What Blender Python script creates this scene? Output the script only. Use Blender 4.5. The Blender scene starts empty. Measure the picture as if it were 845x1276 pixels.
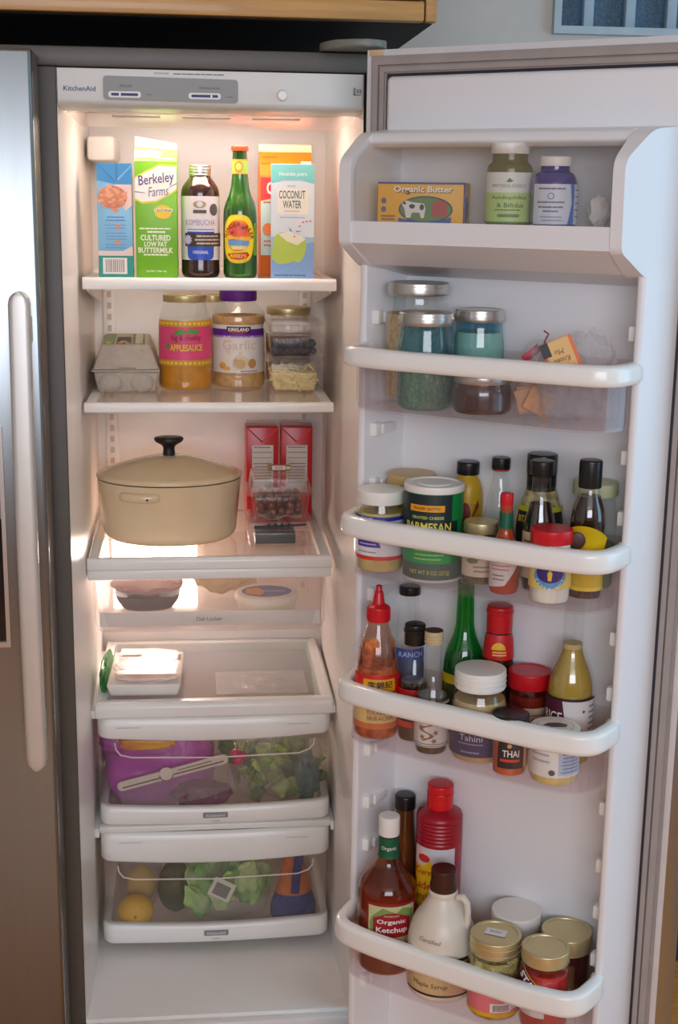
import bpy, bmesh, math, random
from mathutils import Matrix, Vector
from mathutils.geometry import tessellate_polygon
random.seed(7)
SC = bpy.context.scene
COL = SC.collection
PI = math.pi

# ------------------------------------------------------------------ camera, world, light, exposure
CAM = Vector((0.2002, -2.1399, 1.4049))
cd = bpy.data.cameras.new('camera'); cam = bpy.data.objects.new('camera', cd); COL.objects.link(cam)
cd.sensor_fit = 'HORIZONTAL'; cd.sensor_width = 36.0; cd.lens = 36.0 * 1693.42 / 845.0
cd.clip_start = 0.05; cd.clip_end = 60
_R = Vector((0.9945, -0.1039, 0.0138)); _U = Vector((0.0101, 0.2258, 0.9741)); _F = Vector((0.1044, 0.9686, -0.2256))
_F.normalize(); _R = (_R - _F * _R.dot(_F)).normalized(); _U = _R.cross(_F)
m = Matrix.Identity(4)
for i in range(3):
    m[i][0] = _R[i]; m[i][1] = _U[i]; m[i][2] = -_F[i]; m[i][3] = CAM[i]
cam.matrix_world = m
SC.camera = cam

w = bpy.data.worlds.new('world'); SC.world = w; w.use_nodes = True
bg = w.node_tree.nodes['Background']; bg.inputs[0].default_value = (0.60, 0.78, 1.0, 1); bg.inputs[1].default_value = 0.35

def area_light(name, loc, rot, sx, sy, power, col):
    l = bpy.data.lights.new(name, 'AREA'); l.shape = 'RECTANGLE'; l.size = sx; l.size_y = sy; l.energy = power; l.color = col
    o = bpy.data.objects.new(name, l); COL.objects.link(o); o.location = loc; o.rotation_euler = rot
    return o
# daylight entering by the window behind the photographer and by the window on the right
area_light('window_daylight', (0.2, -4.30, 1.75), (PI/2, 0, 0), 2.3, 1.2, 50, (0.90, 0.91, 1.0))
area_light('window_daylight.001', (2.55, -1.0, 1.45), (0, PI/2, 0), 1.5, 1.7, 15, (0.36, 0.72, 1.0))
vs = SC.view_settings
SC.display_settings.display_device = 'sRGB'
vs.view_transform = 'Standard'; vs.look = 'None'; vs.gamma = 1.0; vs.use_curve_mapping = False
vs.exposure = 0.35
try:
    SC.cycles.transparent_max_bounces = 40; SC.cycles.max_bounces = 10; SC.cycles.diffuse_bounces = 5
    SC.cycles.use_denoising = True; SC.cycles.caustics_reflective = False; SC.cycles.caustics_refractive = False
    SC.cycles.sample_clamp_indirect = 6.0
except Exception:
    pass

# ------------------------------------------------------------------ helpers: objects
def tag(o, label=None, cat=None, group=None, kind=None):
    if label: o['label'] = label
    if cat: o['category'] = cat
    if group: o['group'] = group
    if kind: o['kind'] = kind
    return o
def thing(name, label, cat, loc=(0, 0, 0), rz=0.0, group=None):
    o = bpy.data.objects.new(name, None); COL.objects.link(o); o.empty_display_size = 0.02
    o.location = loc; o.rotation_euler = (0, 0, rz)
    return tag(o, label, cat, group)
def obj(name, vf, mat, parent=None, ang=35, smooth=True, label=None):
    me = bpy.data.meshes.new(name); me.from_pydata([tuple(v) for v in vf[0]], [], vf[1]); me.update()
    me.materials.append(M(mat) if isinstance(mat, str) else mat)
    bm = bmesh.new(); bm.from_mesh(me); bmesh.ops.recalc_face_normals(bm, faces=bm.faces); bm.to_mesh(me); bm.free()
    if smooth:
        me.shade_smooth()
        try: me.set_sharp_from_angle(angle=math.radians(ang))
        except Exception: pass
    o = bpy.data.objects.new(name, me); COL.objects.link(o)
    if parent is not None: o.parent = parent
    if label: o['label'] = label
    return o
def decal_obj(name, vf, mat, parent, label=None):
    me = bpy.data.meshes.new(name); me.from_pydata([tuple(v) for v in vf[0]], [], vf[1]); me.update()
    me.materials.append(M(mat) if isinstance(mat, str) else mat)
    o = bpy.data.objects.new(name, me); COL.objects.link(o); o.parent = parent
    if label: o['label'] = label
    return o
def copy_tree(o, parent=None):
    c = o.copy(); COL.objects.link(c); c.parent = parent
    for ch in [x for x in list(COL.objects) if x.parent == o]: copy_tree(ch, c)
    return c

# ------------------------------------------------------------------ helpers: materials
_M = {}
def lin(c):
    return tuple(((x/255.0)/12.92 if x/255.0 <= 0.04045 else (((x/255.0)+0.055)/1.055)**2.4) for x in c)
def pbr(name, rgb, rough=0.5, metal=0.0, var=0.06, scale=30.0, bump=0.0, bscale=60.0, trans=0.0, sss=0.0, coat=0.0, aniso=None, stretch=None, rgb2=None, spec=0.5):
    mt = bpy.data.materials.new(name); mt.use_nodes = True; nt = mt.node_tree; b = nt.nodes['Principled BSDF']
    c = lin(rgb)
    b.inputs['Roughness'].default_value = rough; b.inputs['Metallic'].default_value = metal
    b.inputs['Specular IOR Level'].default_value = spec
    if coat: b.inputs['Coat Weight'].default_value = coat; b.inputs['Coat Roughness'].default_value = 0.08
    if sss:
        b.inputs['Subsurface Weight'].default_value = sss; b.inputs['Subsurface Scale'].default_value = 0.004
    if trans: b.inputs['Transmission Weight'].default_value = trans
    tc = nt.nodes.new('ShaderNodeTexCoord'); mp = nt.nodes.new('ShaderNodeMapping')
    nt.links.new(tc.outputs['Object'], mp.inputs[0])
    if stretch: mp.inputs['Scale'].default_value = stretch
    nz = nt.nodes.new('ShaderNodeTexNoise'); nz.inputs['Scale'].default_value = scale; nz.inputs['Detail'].default_value = 4
    nt.links.new(mp.outputs[0], nz.inputs['Vector'])
    rp = nt.nodes.new('ShaderNodeValToRGB'); rp.color_ramp.elements[0].position = 0.3; rp.color_ramp.elements[1].position = 0.7
    c2 = lin(rgb2) if rgb2 else c
    rp.color_ramp.elements[0].color = tuple(max(0, x*(1-var)) for x in c) + (1,)
    rp.color_ramp.elements[1].color = tuple(min(1, x*(1+var)) for x in c2) + (1,)
    nt.links.new(nz.outputs['Fac'], rp.inputs[0]); nt.links.new(rp.outputs[0], b.inputs['Base Color'])
    if bump:
        n2 = nt.nodes.new('ShaderNodeTexNoise'); n2.inputs['Scale'].default_value = bscale; n2.inputs['Detail'].default_value = 3
        nt.links.new(mp.outputs[0], n2.inputs['Vector'])
        bp = nt.nodes.new('ShaderNodeBump'); bp.inputs['Strength'].default_value = bump; bp.inputs['Distance'].default_value = 0.01
        nt.links.new(n2.outputs['Fac'], bp.inputs['Height']); nt.links.new(bp.outputs[0], b.inputs['Normal'])
    _M[name] = mt; return mt
def clear(name, tint=(235, 235, 240), rough=0.06, ior=1.35, base=0.02, milk=0.0, milkc=(230, 230, 230), bump=0.0, bscale=40):
    """thin clear plastic or glass: lets light straight through (tinted), reflects by Fresnel, optional milkiness"""
    mt = bpy.data.materials.new(name); mt.use_nodes = True; nt = mt.node_tree; nt.nodes.clear()
    out = nt.nodes.new('ShaderNodeOutputMaterial'); tr = nt.nodes.new('ShaderNodeBsdfTransparent'); gl = nt.nodes.new('ShaderNodeBsdfGlossy')
    tr.inputs[0].default_value = lin(tint) + (1,); gl.inputs['Roughness'].default_value = rough; gl.inputs[0].default_value = (1, 1, 1, 1)
    fr = nt.nodes.new('ShaderNodeFresnel'); fr.inputs[0].default_value = ior
    ad = nt.nodes.new('ShaderNodeMath'); ad.operation = 'ADD'; ad.use_clamp = True; ad.inputs[1].default_value = base
    nt.links.new(fr.outputs[0], ad.inputs[0])
    ge = nt.nodes.new('ShaderNodeNewGeometry'); inv = nt.nodes.new('ShaderNodeMath'); inv.operation = 'SUBTRACT'; inv.inputs[0].default_value = 1.0
    nt.links.new(ge.outputs['Backfacing'], inv.inputs[1])      # reflect on the outer surface only (no false total reflection inside thin walls)
    mu = nt.nodes.new('ShaderNodeMath'); mu.operation = 'MULTIPLY'; nt.links.new(ad.outputs[0], mu.inputs[0]); nt.links.new(inv.outputs[0], mu.inputs[1])
    mx = nt.nodes.new('ShaderNodeMixShader'); nt.links.new(mu.outputs[0], mx.inputs[0]); nt.links.new(gl.outputs[0], mx.inputs[2])
    src = tr.outputs[0]
    if milk:
        df = nt.nodes.new('ShaderNodeBsdfDiffuse'); df.inputs[0].default_value = lin(milkc) + (1,)
        m2 = nt.nodes.new('ShaderNodeMixShader'); m2.inputs[0].default_value = milk
        nt.links.new(tr.outputs[0], m2.inputs[1]); nt.links.new(df.outputs[0], m2.inputs[2]); src = m2.outputs[0]
    nt.links.new(src, mx.inputs[1]); nt.links.new(mx.outputs[0], out.inputs[0])
    if bump:
        n2 = nt.nodes.new('ShaderNodeTexNoise'); n2.inputs['Scale'].default_value = bscale
        bp = nt.nodes.new('ShaderNodeBump'); bp.inputs['Strength'].default_value = bump; bp.inputs['Distance'].default_value = 0.01
        nt.links.new(n2.outputs['Fac'], bp.inputs['Height']); nt.links.new(bp.outputs[0], gl.inputs['Normal']); nt.links.new(bp.outputs[0], fr.inputs['Normal'])
    _M[name] = mt; return mt
def emit(name, rgb, strength):
    mt = bpy.data.materials.new(name); mt.use_nodes = True; nt = mt.node_tree; nt.nodes.clear()
    out = nt.nodes.new('ShaderNodeOutputMaterial'); e = nt.nodes.new('ShaderNodeEmission')
    e.inputs[0].default_value = lin(rgb) + (1,); e.inputs[1].default_value = strength; nt.links.new(e.outputs[0], out.inputs[0])
    _M[name] = mt; return mt
def M(n):
    if n in _M: return _M[n]
    raise KeyError(n)
def C(*rgb, rough=0.45, var=0.03):            # plain printed / plastic colour by value
    k = 'print_%d_%d_%d_%d' % (*rgb, int(rough*100))
    return _M.get(k) or pbr(k, rgb, rough=rough, var=var)

# ------------------------------------------------------------------ helpers: geometry (verts, faces)
def join(*parts):
    V, Fc = [], []
    for v, f in parts:
        o = len(V); V += list(v); Fc += [tuple(i+o for i in q) for q in f]
    return V, Fc
def xf(vf, loc=(0, 0, 0), rz=0, rx=0, ry=0, s=(1, 1, 1)):
    mt = Matrix.Translation(loc) @ Matrix.Rotation(rz, 4, 'Z') @ Matrix.Rotation(ry, 4, 'Y') @ Matrix.Rotation(rx, 4, 'X') @ Matrix.Diagonal((*s, 1))
    return [tuple(mt @ Vector(v)) for v in vf[0]], vf[1]
def from_bm(bm):
    bm.verts.index_update(); r = ([tuple(v.co) for v in bm.verts], [tuple(v.index for v in f.verts) for f in bm.faces]); bm.free(); return r
def box(x0, x1, y0, y1, z0, z1, bev=0.0, seg=2):
    bm = bmesh.new(); bmesh.ops.create_cube(bm, size=1)
    for v in bm.verts:
        v.co = Vector((x0 if v.co.x < 0 else x1, y0 if v.co.y < 0 else y1, z0 if v.co.z < 0 else z1))
    if bev: bmesh.ops.bevel(bm, geom=list(bm.edges), offset=bev, segments=seg, profile=0.5, affect='EDGES')
    return from_bm(bm)
def hexa(p, bev=0.0, seg=2):     # 8 corners: bottom 4 (ccw) then top 4
    bm = bmesh.new(); vs_ = [bm.verts.new(q) for q in p]
    for f in ((3, 2, 1, 0), (4, 5, 6, 7), (0, 1, 5, 4), (1, 2, 6, 5), (2, 3, 7, 6), (3, 0, 4, 7)): bm.faces.new([vs_[i] for i in f])
    if bev: bmesh.ops.bevel(bm, geom=list(bm.edges), offset=bev, segments=seg, profile=0.5, affect='EDGES')
    return from_bm(bm)
def frustum(w0, d0, w1, d1, z0, z1, bev=0.0, seg=2):
    return hexa([(-w0/2, -d0/2, z0), (w0/2, -d0/2, z0), (w0/2, d0/2, z0), (-w0/2, d0/2, z0),
                 (-w1/2, -d1/2, z1), (w1/2, -d1/2, z1), (w1/2, d1/2, z1), (-w1/2, d1/2, z1)], bev, seg)
def fillet(pts, n=4):            # (a, b[, r]) -> rounded polyline
    out = []
    for i, p in enumerate(pts):
        if len(p) < 3 or not p[2] or i == 0 or i == len(pts)-1: out.append((p[0], p[1])); continue
        a = Vector(pts[i-1][:2]); b = Vector(p[:2]); c = Vector(pts[i+1][:2])
        d1 = (a-b); d2 = (c-b); r = min(p[2], d1.length*0.49, d2.length*0.49)
        s = b + d1.normalized()*r; e = b + d2.normalized()*r
        for k in range(n+1):
            t = k/n; q = s*(1-t)**2 + b*2*t*(1-t) + e*t*t; out.append((q.x, q.y))
    return out
def fillet_closed(pts, n=4):
    out = []; L = len(pts)
    for i, p in enumerate(pts):
        r = p[2] if len(p) > 2 else 0
        if not r: out.append((p[0], p[1])); continue
        a = Vector(pts[i-1][:2]); b = Vector(p[:2]); c = Vector(pts[(i+1) % L][:2]); d1 = a-b; d2 = c-b
        r = min(r, d1.length*0.49, d2.length*0.49); s = b + d1.normalized()*r; e = b + d2.normalized()*r
        for k in range(n+1):
            t = k/n; q = s*(1-t)**2 + b*2*t*(1-t) + e*t*t; out.append((q.x, q.y))
    return out
def lathe(prof, seg=32, sx=1.0, sy=1.0, sup=None):
    V, Fc = [], []; rings = []
    for r, z in prof:
        if r < 1e-6: rings.append([len(V)]); V.append((0, 0, z)); continue
        ring = []
        for k in range(seg):
            a = 2*PI*k/seg; c, s = math.cos(a), math.sin(a)
            if sup:
                q = (abs(c)**sup + abs(s)**sup)**(-1/sup); c *= q; s *= q
            ring.append(len(V)); V.append((r*c*sx, r*s*sy, z))
        rings.append(ring)
    for a, b in zip(rings, rings[1:]):
        for k in range(seg):
            j = (k+1) % seg
            if len(a) == 1 and len(b) == 1: continue
            if len(a) == 1: Fc.append((a[0], b[j], b[k]))
            elif len(b) == 1: Fc.append((a[k], a[j], b[0]))
            else: Fc.append((a[k], a[j], b[j], b[k]))
    return V, Fc
def prism(poly, h0, h1, axis='z', bev=0.0):
    """extrude a 2D polygon; axis z: (x,y)->z, axis y: (x,z)->y, axis x: (y,z)->x"""
    def put(p, h): return {'z': (p[0], p[1], h), 'y': (p[0], h, p[1]), 'x': (h, p[0], p[1])}[axis]
    bm = bmesh.new(); a = [bm.verts.new(put(p, h0)) for p in poly]; b = [bm.verts.new(put(p, h1)) for p in poly]; L = len(poly)
    fa = bm.faces.new(a); fb = bm.faces.new(b[::-1])
    for i in range(L): bm.faces.new((a[i], a[(i+1) % L], b[(i+1) % L], b[i]))
    if bev:
        ed = [e for e in fa.edges] + [e for e in fb.edges]
        bmesh.ops.bevel(bm, geom=ed, offset=bev, segments=2, profile=0.5, affect='EDGES')
    bmesh.ops.triangulate(bm, faces=[f for f in bm.faces if len(f.verts) > 4])
    return from_bm(bm)
def ring_prism(outer, inner, h0, h1, axis='y'):
    """frame between two outlines with equal point counts"""
    def put(p, h): return {'z': (p[0], p[1], h), 'y': (p[0], h, p[1]), 'x': (h, p[0], p[1])}[axis]
    L = len(outer); V = [put(p, h0) for p in outer] + [put(p, h0) for p in inner] + [put(p, h1) for p in outer] + [put(p, h1) for p in inner]; Fc = []
    for i in range(L):
        j = (i+1) % L
        Fc += [(i, j, L+j, L+i), (2*L+i, 3*L+i, 3*L+j, 2*L+j), (i, 2*L+i, 2*L+j, j), (L+i, L+j, 3*L+j, 3*L+i)]
    return V, Fc
def tube(path, r, seg=8, closed=False):
    pts = [Vector(p) for p in path]; V, Fc = [], []; L = len(pts); prev = None
    for i, p in enumerate(pts):
        t = ((pts[(i+1) % L] if (closed or i < L-1) else p) - (pts[i-1] if (closed or i > 0) else p)).normalized()
        if prev is None:
            n = t.orthogonal().normalized()
        else:
            n = (prev - t*prev.dot(t)).normalized()
        prev = n; b = t.cross(n); rr = r[i] if isinstance(r, (list, tuple)) else r
        for k in range(seg):
            a = 2*PI*k/seg; V.append(tuple(p + n*math.cos(a)*rr + b*math.sin(a)*rr))
    for i in range(L if closed else L-1):
        for k in range(seg):
            a, b_ = i*seg+k, i*seg+(k+1) % seg; c, d = ((i+1) % L)*seg+k, ((i+1) % L)*seg+(k+1) % seg
            Fc.append((a, b_, d, c))
    if not closed:
        Fc.append(tuple(range(seg))[::-1]); Fc.append(tuple(range((L-1)*seg, L*seg)))
    return V, Fc
def sweep(path, prof, caps=True):
    """path: 2D plan polyline; prof: closed list (offset to the right of travel, z)"""
    pts = [Vector((p[0], p[1])) for p in path]; L = len(pts); P = len(prof); V, Fc = [], []
    for i, p in enumerate(pts):
        d1 = (pts[i]-pts[i-1]).normalized() if i > 0 else None; d2 = (pts[i+1]-pts[i]).normalized() if i < L-1 else None
        if d1 is None: d1 = d2
        if d2 is None: d2 = d1
        n1 = Vector((d1.y, -d1.x)); n2 = Vector((d2.y, -d2.x)); n = (n1+n2).normalized(); k = 1/max(0.3, n.dot(n1))
        for o, z in prof: q = p + n*o*k; V.append((q.x, q.y, z))
    for i in range(L-1):
        for k in range(P):
            j = (k+1) % P; Fc.append((i*P+k, i*P+j, (i+1)*P+j, (i+1)*P+k))
    if caps: Fc.append(tuple(range(P))[::-1]); Fc.append(tuple(range((L-1)*P, L*P)))
    return V, Fc
def blob(rx, ry, rz, noise=0.0, freq=2.0, sub=3, seed=0, p=2.0, flat=None):
    bm = bmesh.new(); bmesh.ops.create_icosphere(bm, subdivisions=sub, radius=1.0)
    from mathutils import noise as nz
    for v in bm.verts:
        d = v.co.normalized()
        q = (abs(d.x)**p + abs(d.y)**p + abs(d.z)**p)**(-1/p)
        k = 1 + noise*nz.noise(d*freq + Vector((seed*3.1, seed*1.7, seed)))
        v.co = Vector((d.x*q*k*rx, d.y*q*k*ry, d.z*q*k*rz))
        if flat is not None and v.co.z < flat: v.co.z = flat
    return from_bm(bm)
def sheet(w, h, nx, ny, f):
    V = [f(-w/2 + w*i/nx, h*j/ny) for j in range(ny+1) for i in range(nx+1)]
    Fc = [(j*(nx+1)+i, j*(nx+1)+i+1, (j+1)*(nx+1)+i+1, (j+1)*(nx+1)+i) for j in range(ny) for i in range(nx)]
    return V, Fc
def thicken(vf, t):
    bm = bmesh.new(); vv = [bm.verts.new(v) for v in vf[0]]
    for f in vf[1]: bm.faces.new([vv[i] for i in f])
    bm.normal_update(); bmesh.ops.solidify(bm, geom=list(bm.faces), thickness=t)
    return from_bm(bm)

# ------------------------------------------------------------------ helpers: flat print on surfaces
def text2d(s, w=None, h=None, bold=0.0, shear=0.0):
    cu = bpy.data.curves.new('t', 'FONT'); cu.body = s; cu.size = 1.0; cu.offset = bold; cu.shear = shear; cu.resolution_u = 2
    cu.align_x = 'CENTER'
    ob = bpy.data.objects.new('t', cu); me = ob.to_mesh()
    V = [(v.co.x, v.co.y) for v in me.vertices]; Fc = [tuple(p.vertices) for p in me.polygons]
    ob.to_mesh_clear(); bpy.data.objects.remove(ob); bpy.data.curves.remove(cu)
    if not V: return [], []
    x0 = min(v[0] for v in V); x1 = max(v[0] for v in V); y0 = min(v[1] for v in V); y1 = max(v[1] for v in V)
    kx = (w/(x1-x0)) if w else None; ky = (h/(y1-y0)) if h else None
    kx = kx or ky; ky = ky or kx
    return [((x-(x0+x1)/2)*kx, (y-(y0+y1)/2)*ky) for x, y in V], Fc
def at2(vf, cx, cy, rot=0.0, s=1.0):
    c, sn = math.cos(rot), math.sin(rot)
    return [(cx+s*(x*c-y*sn), cy+s*(x*sn+y*c)) for x, y in vf[0]], vf[1]
def T(s, cx, cy, w=None, h=None, bold=0.0, shear=0.0, rot=0.0): return at2(text2d(s, w, h, bold, shear), cx, cy, rot)
def arc_text(s, cx, cy, R, h, a0, a1, up=True, bold=0.01):
    parts = []; n = len(s)
    for i, ch in enumerate(s):
        if ch == ' ': continue
        a = a0 + (a1-a0)*(i+0.5)/n
        g = text2d(ch, None, h, bold); x, y = cx+R*math.cos(a), cy+R*math.sin(a)
        parts.append(at2(g, x, y, a-PI/2 if up else a+PI/2))
    return join(*parts)
def rect(x0, x1, y0, y1): return [(x0, y0), (x1, y0), (x1, y1), (x0, y1)], [(0, 1, 2, 3)]
def poly(pts):
    t = tessellate_polygon([[Vector((p[0], p[1], 0)) for p in pts]]); return [(p[0], p[1]) for p in pts], [tuple(x) for x in t]
def oval(cx, cy, rx, ry, n=28, p=2.0):
    return poly([(cx+rx*math.copysign(abs(math.cos(2*PI*k/n))**(2/p), math.cos(2*PI*k/n)), cy+ry*math.copysign(abs(math.sin(2*PI*k/n))**(2/p), math.sin(2*PI*k/n))) for k in range(n)])
def lines(x0, x1, ys, t):    # rows of tiny illegible type
    out = []
    for y in ys:
        x = x0 + random.uniform(0, .1)*(x1-x0); e = x1 - random.uniform(0, .1)*(x1-x0)
        while x < e - (x1-x0)*0.03:
            L = min(e-x, random.uniform(.08, .2)*(x1-x0)); out.append(rect(x, x+L*.9, y-t/2, y+t/2)); x += L
    return join(*out)
def barcode(x0, x1, y0, y1, n=16):
    out = []; x = x0
    while x < x1:
        d = (x1-x0)/n*random.uniform(.25, .7); out.append(rect(x, min(x1, x+d), y0, y1)); x += d + (x1-x0)/n*random.uniform(.25, .6)
    return join(*out)
def wrap(vf, rfun, off, step=0.004, a0=0.0):
    """bend 2D shape (s along arc, t = z) round a lathe of radius rfun(z); s=0 looks along -y"""
    bm = bmesh.new(); vv = [bm.verts.new((x, y, 0)) for x, y in vf[0]]
    for f in vf[1]:
        try: bm.faces.new([vv[i] for i in f])
        except ValueError: pass
    xs = [v[0] for v in vf[0]]; ys = [v[1] for v in vf[0]]
    x = math.floor(min(xs)/step)*step + step
    while x < max(xs):
        bmesh.ops.bisect_plane(bm, geom=bm.verts[:]+bm.edges[:]+bm.faces[:], plane_co=(x, 0, 0), plane_no=(1, 0, 0)); x += step
    ry = [rfun(min(ys)+(max(ys)-min(ys))*k/8) for k in range(9)]
    if max(ry)-min(ry) > 1e-4:
        y = math.floor(min(ys)/step)*step + step
        while y < max(ys):
            bmesh.ops.bisect_plane(bm, geom=bm.verts[:]+bm.edges[:]+bm.faces[:], plane_co=(0, y, 0), plane_no=(0, 1, 0)); y += step
    rm = max(ry)
    for v in bm.verts:
        a = v.co.x/rm + a0; r = rfun(v.co.y) + off; v.co = Vector((r*math.sin(a), -r*math.cos(a), v.co.y))
    return from_bm(bm)
def rprof(prof):
    pts = sorted([(z, r) for r, z in prof if r > 1e-6])
    def f(z):
        if z <= pts[0][0]: return pts[0][1]
        for (za, ra), (zb, rb) in zip(pts, pts[1:]):
            if za <= z <= zb: return max(ra, rb) if zb-za < 1e-9 else ra+(rb-ra)*(z-za)/(zb-za)
        return pts[-1][1]
    return f
def front(vf, y, x0=0, z0=0):    # lay a 2D shape flat on a face that looks along -y
    return [(x+x0, y, z+z0) for x, z in vf[0]], vf[1]
def top(vf, z): return [(x, y, z) for x, y in vf[0]], vf[1]
def onside(vf, x): return [(x, s, z) for s, z in vf[0]], vf[1]   # face looking along +x

# ------------------------------------------------------------------ material library
pbr('liner_white', (238, 234, 230), rough=0.32, var=0.015, scale=6)
pbr('shelf_white', (240, 240, 236), rough=0.28, var=0.015, scale=8)
pbr('header_white', (216, 215, 208), rough=0.35, var=0.012, scale=8)
pbr('bin_white', (242, 243, 240), rough=0.22, var=0.012, scale=10, coat=0.2)
pbr('door_white', (232, 233, 236), rough=0.35, var=0.012, scale=5)
pbr('cabinet_grey', (92, 88, 82), rough=0.45, var=0.05, scale=40, bump=0.05, bscale=500)
pbr('steel', (142, 148, 151), rough=0.27, metal=1.0, var=0.05, scale=60, stretch=(1, 1, .02))
pbr('steel_plain', (205, 206, 206), rough=0.33, metal=1.0, var=0.03)
pbr('handle_metal', (212, 211, 206), rough=0.42, metal=0.55, var=0.02)
pbr('gasket_grey', (160, 152, 148), rough=0.6, var=0.05)
pbr('dark_groove', (52, 50, 58), rough=0.7)
pbr('black_plastic', (22, 22, 24), rough=0.28, var=0.1)
pbr('dark_gloss', (28, 28, 32), rough=0.15)
pbr('panel_grey', (146, 148, 146), rough=0.45, var=0.02)
clear('bin_clear', (252, 250, 251), rough=0.06, ior=1.32, base=0.02, milk=0.022, milkc=(215, 206, 212))
clear('cover_clear', (252, 251, 250), rough=0.09, ior=1.35, base=0.04, milk=0.025, milkc=(225, 222, 218), bump=0.05, bscale=9)
clear('drawer_clear', (249, 247, 245), rough=0.10, ior=1.3, base=0.015, milk=0.04, milkc=(205, 198, 190))
clear('deli_clear', (252, 250, 249), rough=0.08, ior=1.3, base=0.02, milk=0.08, milkc=(250, 244, 240))
clear('shelf_glass', (252, 254, 252), rough=0.03, ior=1.4, base=0.01, milk=0.05, milkc=(245, 245, 242))
clear('frosted_glass', (252, 250, 248), rough=0.12, ior=1.4, base=0.01, milk=0.20, milkc=(248, 242, 238))
clear('jar_glass', (250, 252, 251), rough=0.04, ior=1.45, base=0.03)
clear('blue_glass', (198, 232, 243), rough=0.04, ior=1.45, base=0.03, milk=0.07, milkc=(60, 160, 205))
clear('green_glass', (96, 168, 78), rough=0.04, ior=1.45, base=0.03)
clear('emerald_glass', (60, 205, 110), rough=0.04, ior=1.45, base=0.03, milk=0.22, milkc=(10, 160, 70))
clear('amber_glass', (150, 84, 52), rough=0.05, ior=1.42, base=0.02)
clear('clamshell', (253, 252, 251), rough=0.10, ior=1.38, base=0.04, milk=0.03, bump=0.15, bscale=60)
clear('bag_film', (252, 252, 253), rough=0.18, ior=1.3, base=0.05, milk=0.09, milkc=(235, 235, 238), bump=0.6, bscale=55)
pbr('gold_lid', (212, 198, 150), rough=0.36, metal=0.7, var=0.04)
pbr('silver_lid', (206, 204, 200), rough=0.3, metal=0.9, var=0.04)
pbr('white_lid', (236, 235, 230), rough=0.38, var=0.015)
pbr('red_lid', (200, 24, 36), rough=0.3, var=0.03)
pbr('wood_cabinet', (198, 146, 82), rough=0.42, var=0.14, scale=9, stretch=(1, 1, 14), coat=0.2)
pbr('wood_floor_plank', (222, 146, 70), rough=0.4, var=0.16, scale=6, stretch=(1, 12, 1))
pbr('wall_paint', (204, 202, 196), rough=0.8, var=0.02, bump=0.05, bscale=180)
pbr('ceiling_paint', (226, 226, 220), rough=0.85, var=0.01)
pbr('window_frame_paint', (176, 196, 204), rough=0.5)
pbr('window_screen', (84, 112, 134), rough=0.7, var=0.3, scale=260)
pbr('blind_blue', (170, 192, 206), rough=0.6)
pbr('foam_white', (238, 236, 230), rough=0.75, var=0.02, bump=0.05, bscale=200)
pbr('pulp', (196, 186, 172), rough=0.9, var=0.07, scale=60, bump=0.25, bscale=160)
pbr('enamel_cream', (226, 205, 168), rough=0.16, var=0.02, coat=0.5)
pbr('enamel_shadow_line', (96, 80, 52), rough=0.5)

W = 0.46
# ================================================================== THE ROOM
def struct(name, vf, mat, parent=None, label=None, cat=None):
    o = obj(name, vf, mat, parent, smooth=False)
    if parent is None: tag(o, label, cat, kind='structure')
    return o
FZ = -0.14
floor = struct('floor', box(-2.2, 2.6, -4.4, 0.72, FZ-.05, FZ-.004), 'dark_groove', label='warm brown wooden plank floor of the kitchen', cat='floor')
k = 0
for j in range(24):
    x0 = -2.2 + j*0.2
    for i, (ya, yb) in enumerate(((-4.4, -2.9), (-2.9, -1.3), (-1.3, 0.72)) if j % 2 else ((-4.4, -3.4), (-3.4, -2.0), (-2.0, -.5), (-.5, .72))):
        struct('plank', box(x0+.0012, x0+.1988, ya+.0012, yb-.0012, FZ-.02, FZ), 'wood_floor_plank', floor)
# back wall with a window opening (x 0.93..1.75, z 1.735..2.35)
struct('wall_back', join(box(-2.2, .93, .72, .82, FZ, 2.45), box(.93, 1.75, .72, .82, FZ, 1.735), box(.93, 1.75, .72, .82, 2.35, 2.45), box(1.75, 2.6, .72, .82, FZ, 2.45)), 'wall_paint', label='pale grey green kitchen wall behind the refrigerator', cat='wall')
struct('wall_left', box(-2.3, -2.2, -4.4, .82, FZ, 2.45), 'wall_paint', label='pale kitchen wall to the left of the refrigerator', cat='wall')
struct('wall_right', join(box(2.6, 2.7, -4.4, -1.95, FZ, 2.45), box(2.6, 2.7, -.05, .82, FZ, 2.45), box(2.6, 2.7, -1.95, -.05, FZ, .6), box(2.6, 2.7, -1.95, -.05, 2.2, 2.45)), 'wall_paint', label='pale kitchen wall to the right with a wide window opening', cat='wall')
struct('wall_front', join(box(-2.2, -1.0, -4.5, -4.4, FZ, 2.45), box(1.4, 2.6, -4.5, -4.4, FZ, 2.45), box(-1.0, 1.4, -4.5, -4.4, FZ, 1.1), box(-1.0, 1.4, -4.5, -4.4, 2.36, 2.45)), 'wall_paint', label='pale kitchen wall opposite the refrigerator with a window opening', cat='wall')
struct('ceiling', box(-2.3, 2.7, -4.5, .82, 2.45, 2.5), 'ceiling_paint', label='off-white kitchen ceiling', cat='ceiling')
wn = tag(thing('window_1', 'blue-tinted window with pale upright bars above the open door', 'window', (0, 0, 0)), kind='structure')
fo = [(.93, 1.735), (1.75, 1.735), (1.75, 2.35), (.93, 2.35)]; fi = [(.945, 1.75), (1.735, 1.75), (1.735, 2.335), (.945, 2.335)]
obj('window_frame', ring_prism(fo, fi, .70, .80), 'window_frame_paint', wn, smooth=False)
obj('pane', box(.94, 1.74, .775, .781, 1.745, 2.34), 'window_screen', wn, smooth=False)
for i in range(8): obj('bar', box(1.0+i*.088, 1.022+i*.088, .735, .757, 1.75, 2.335, .004), 'blind_blue', wn)

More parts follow.
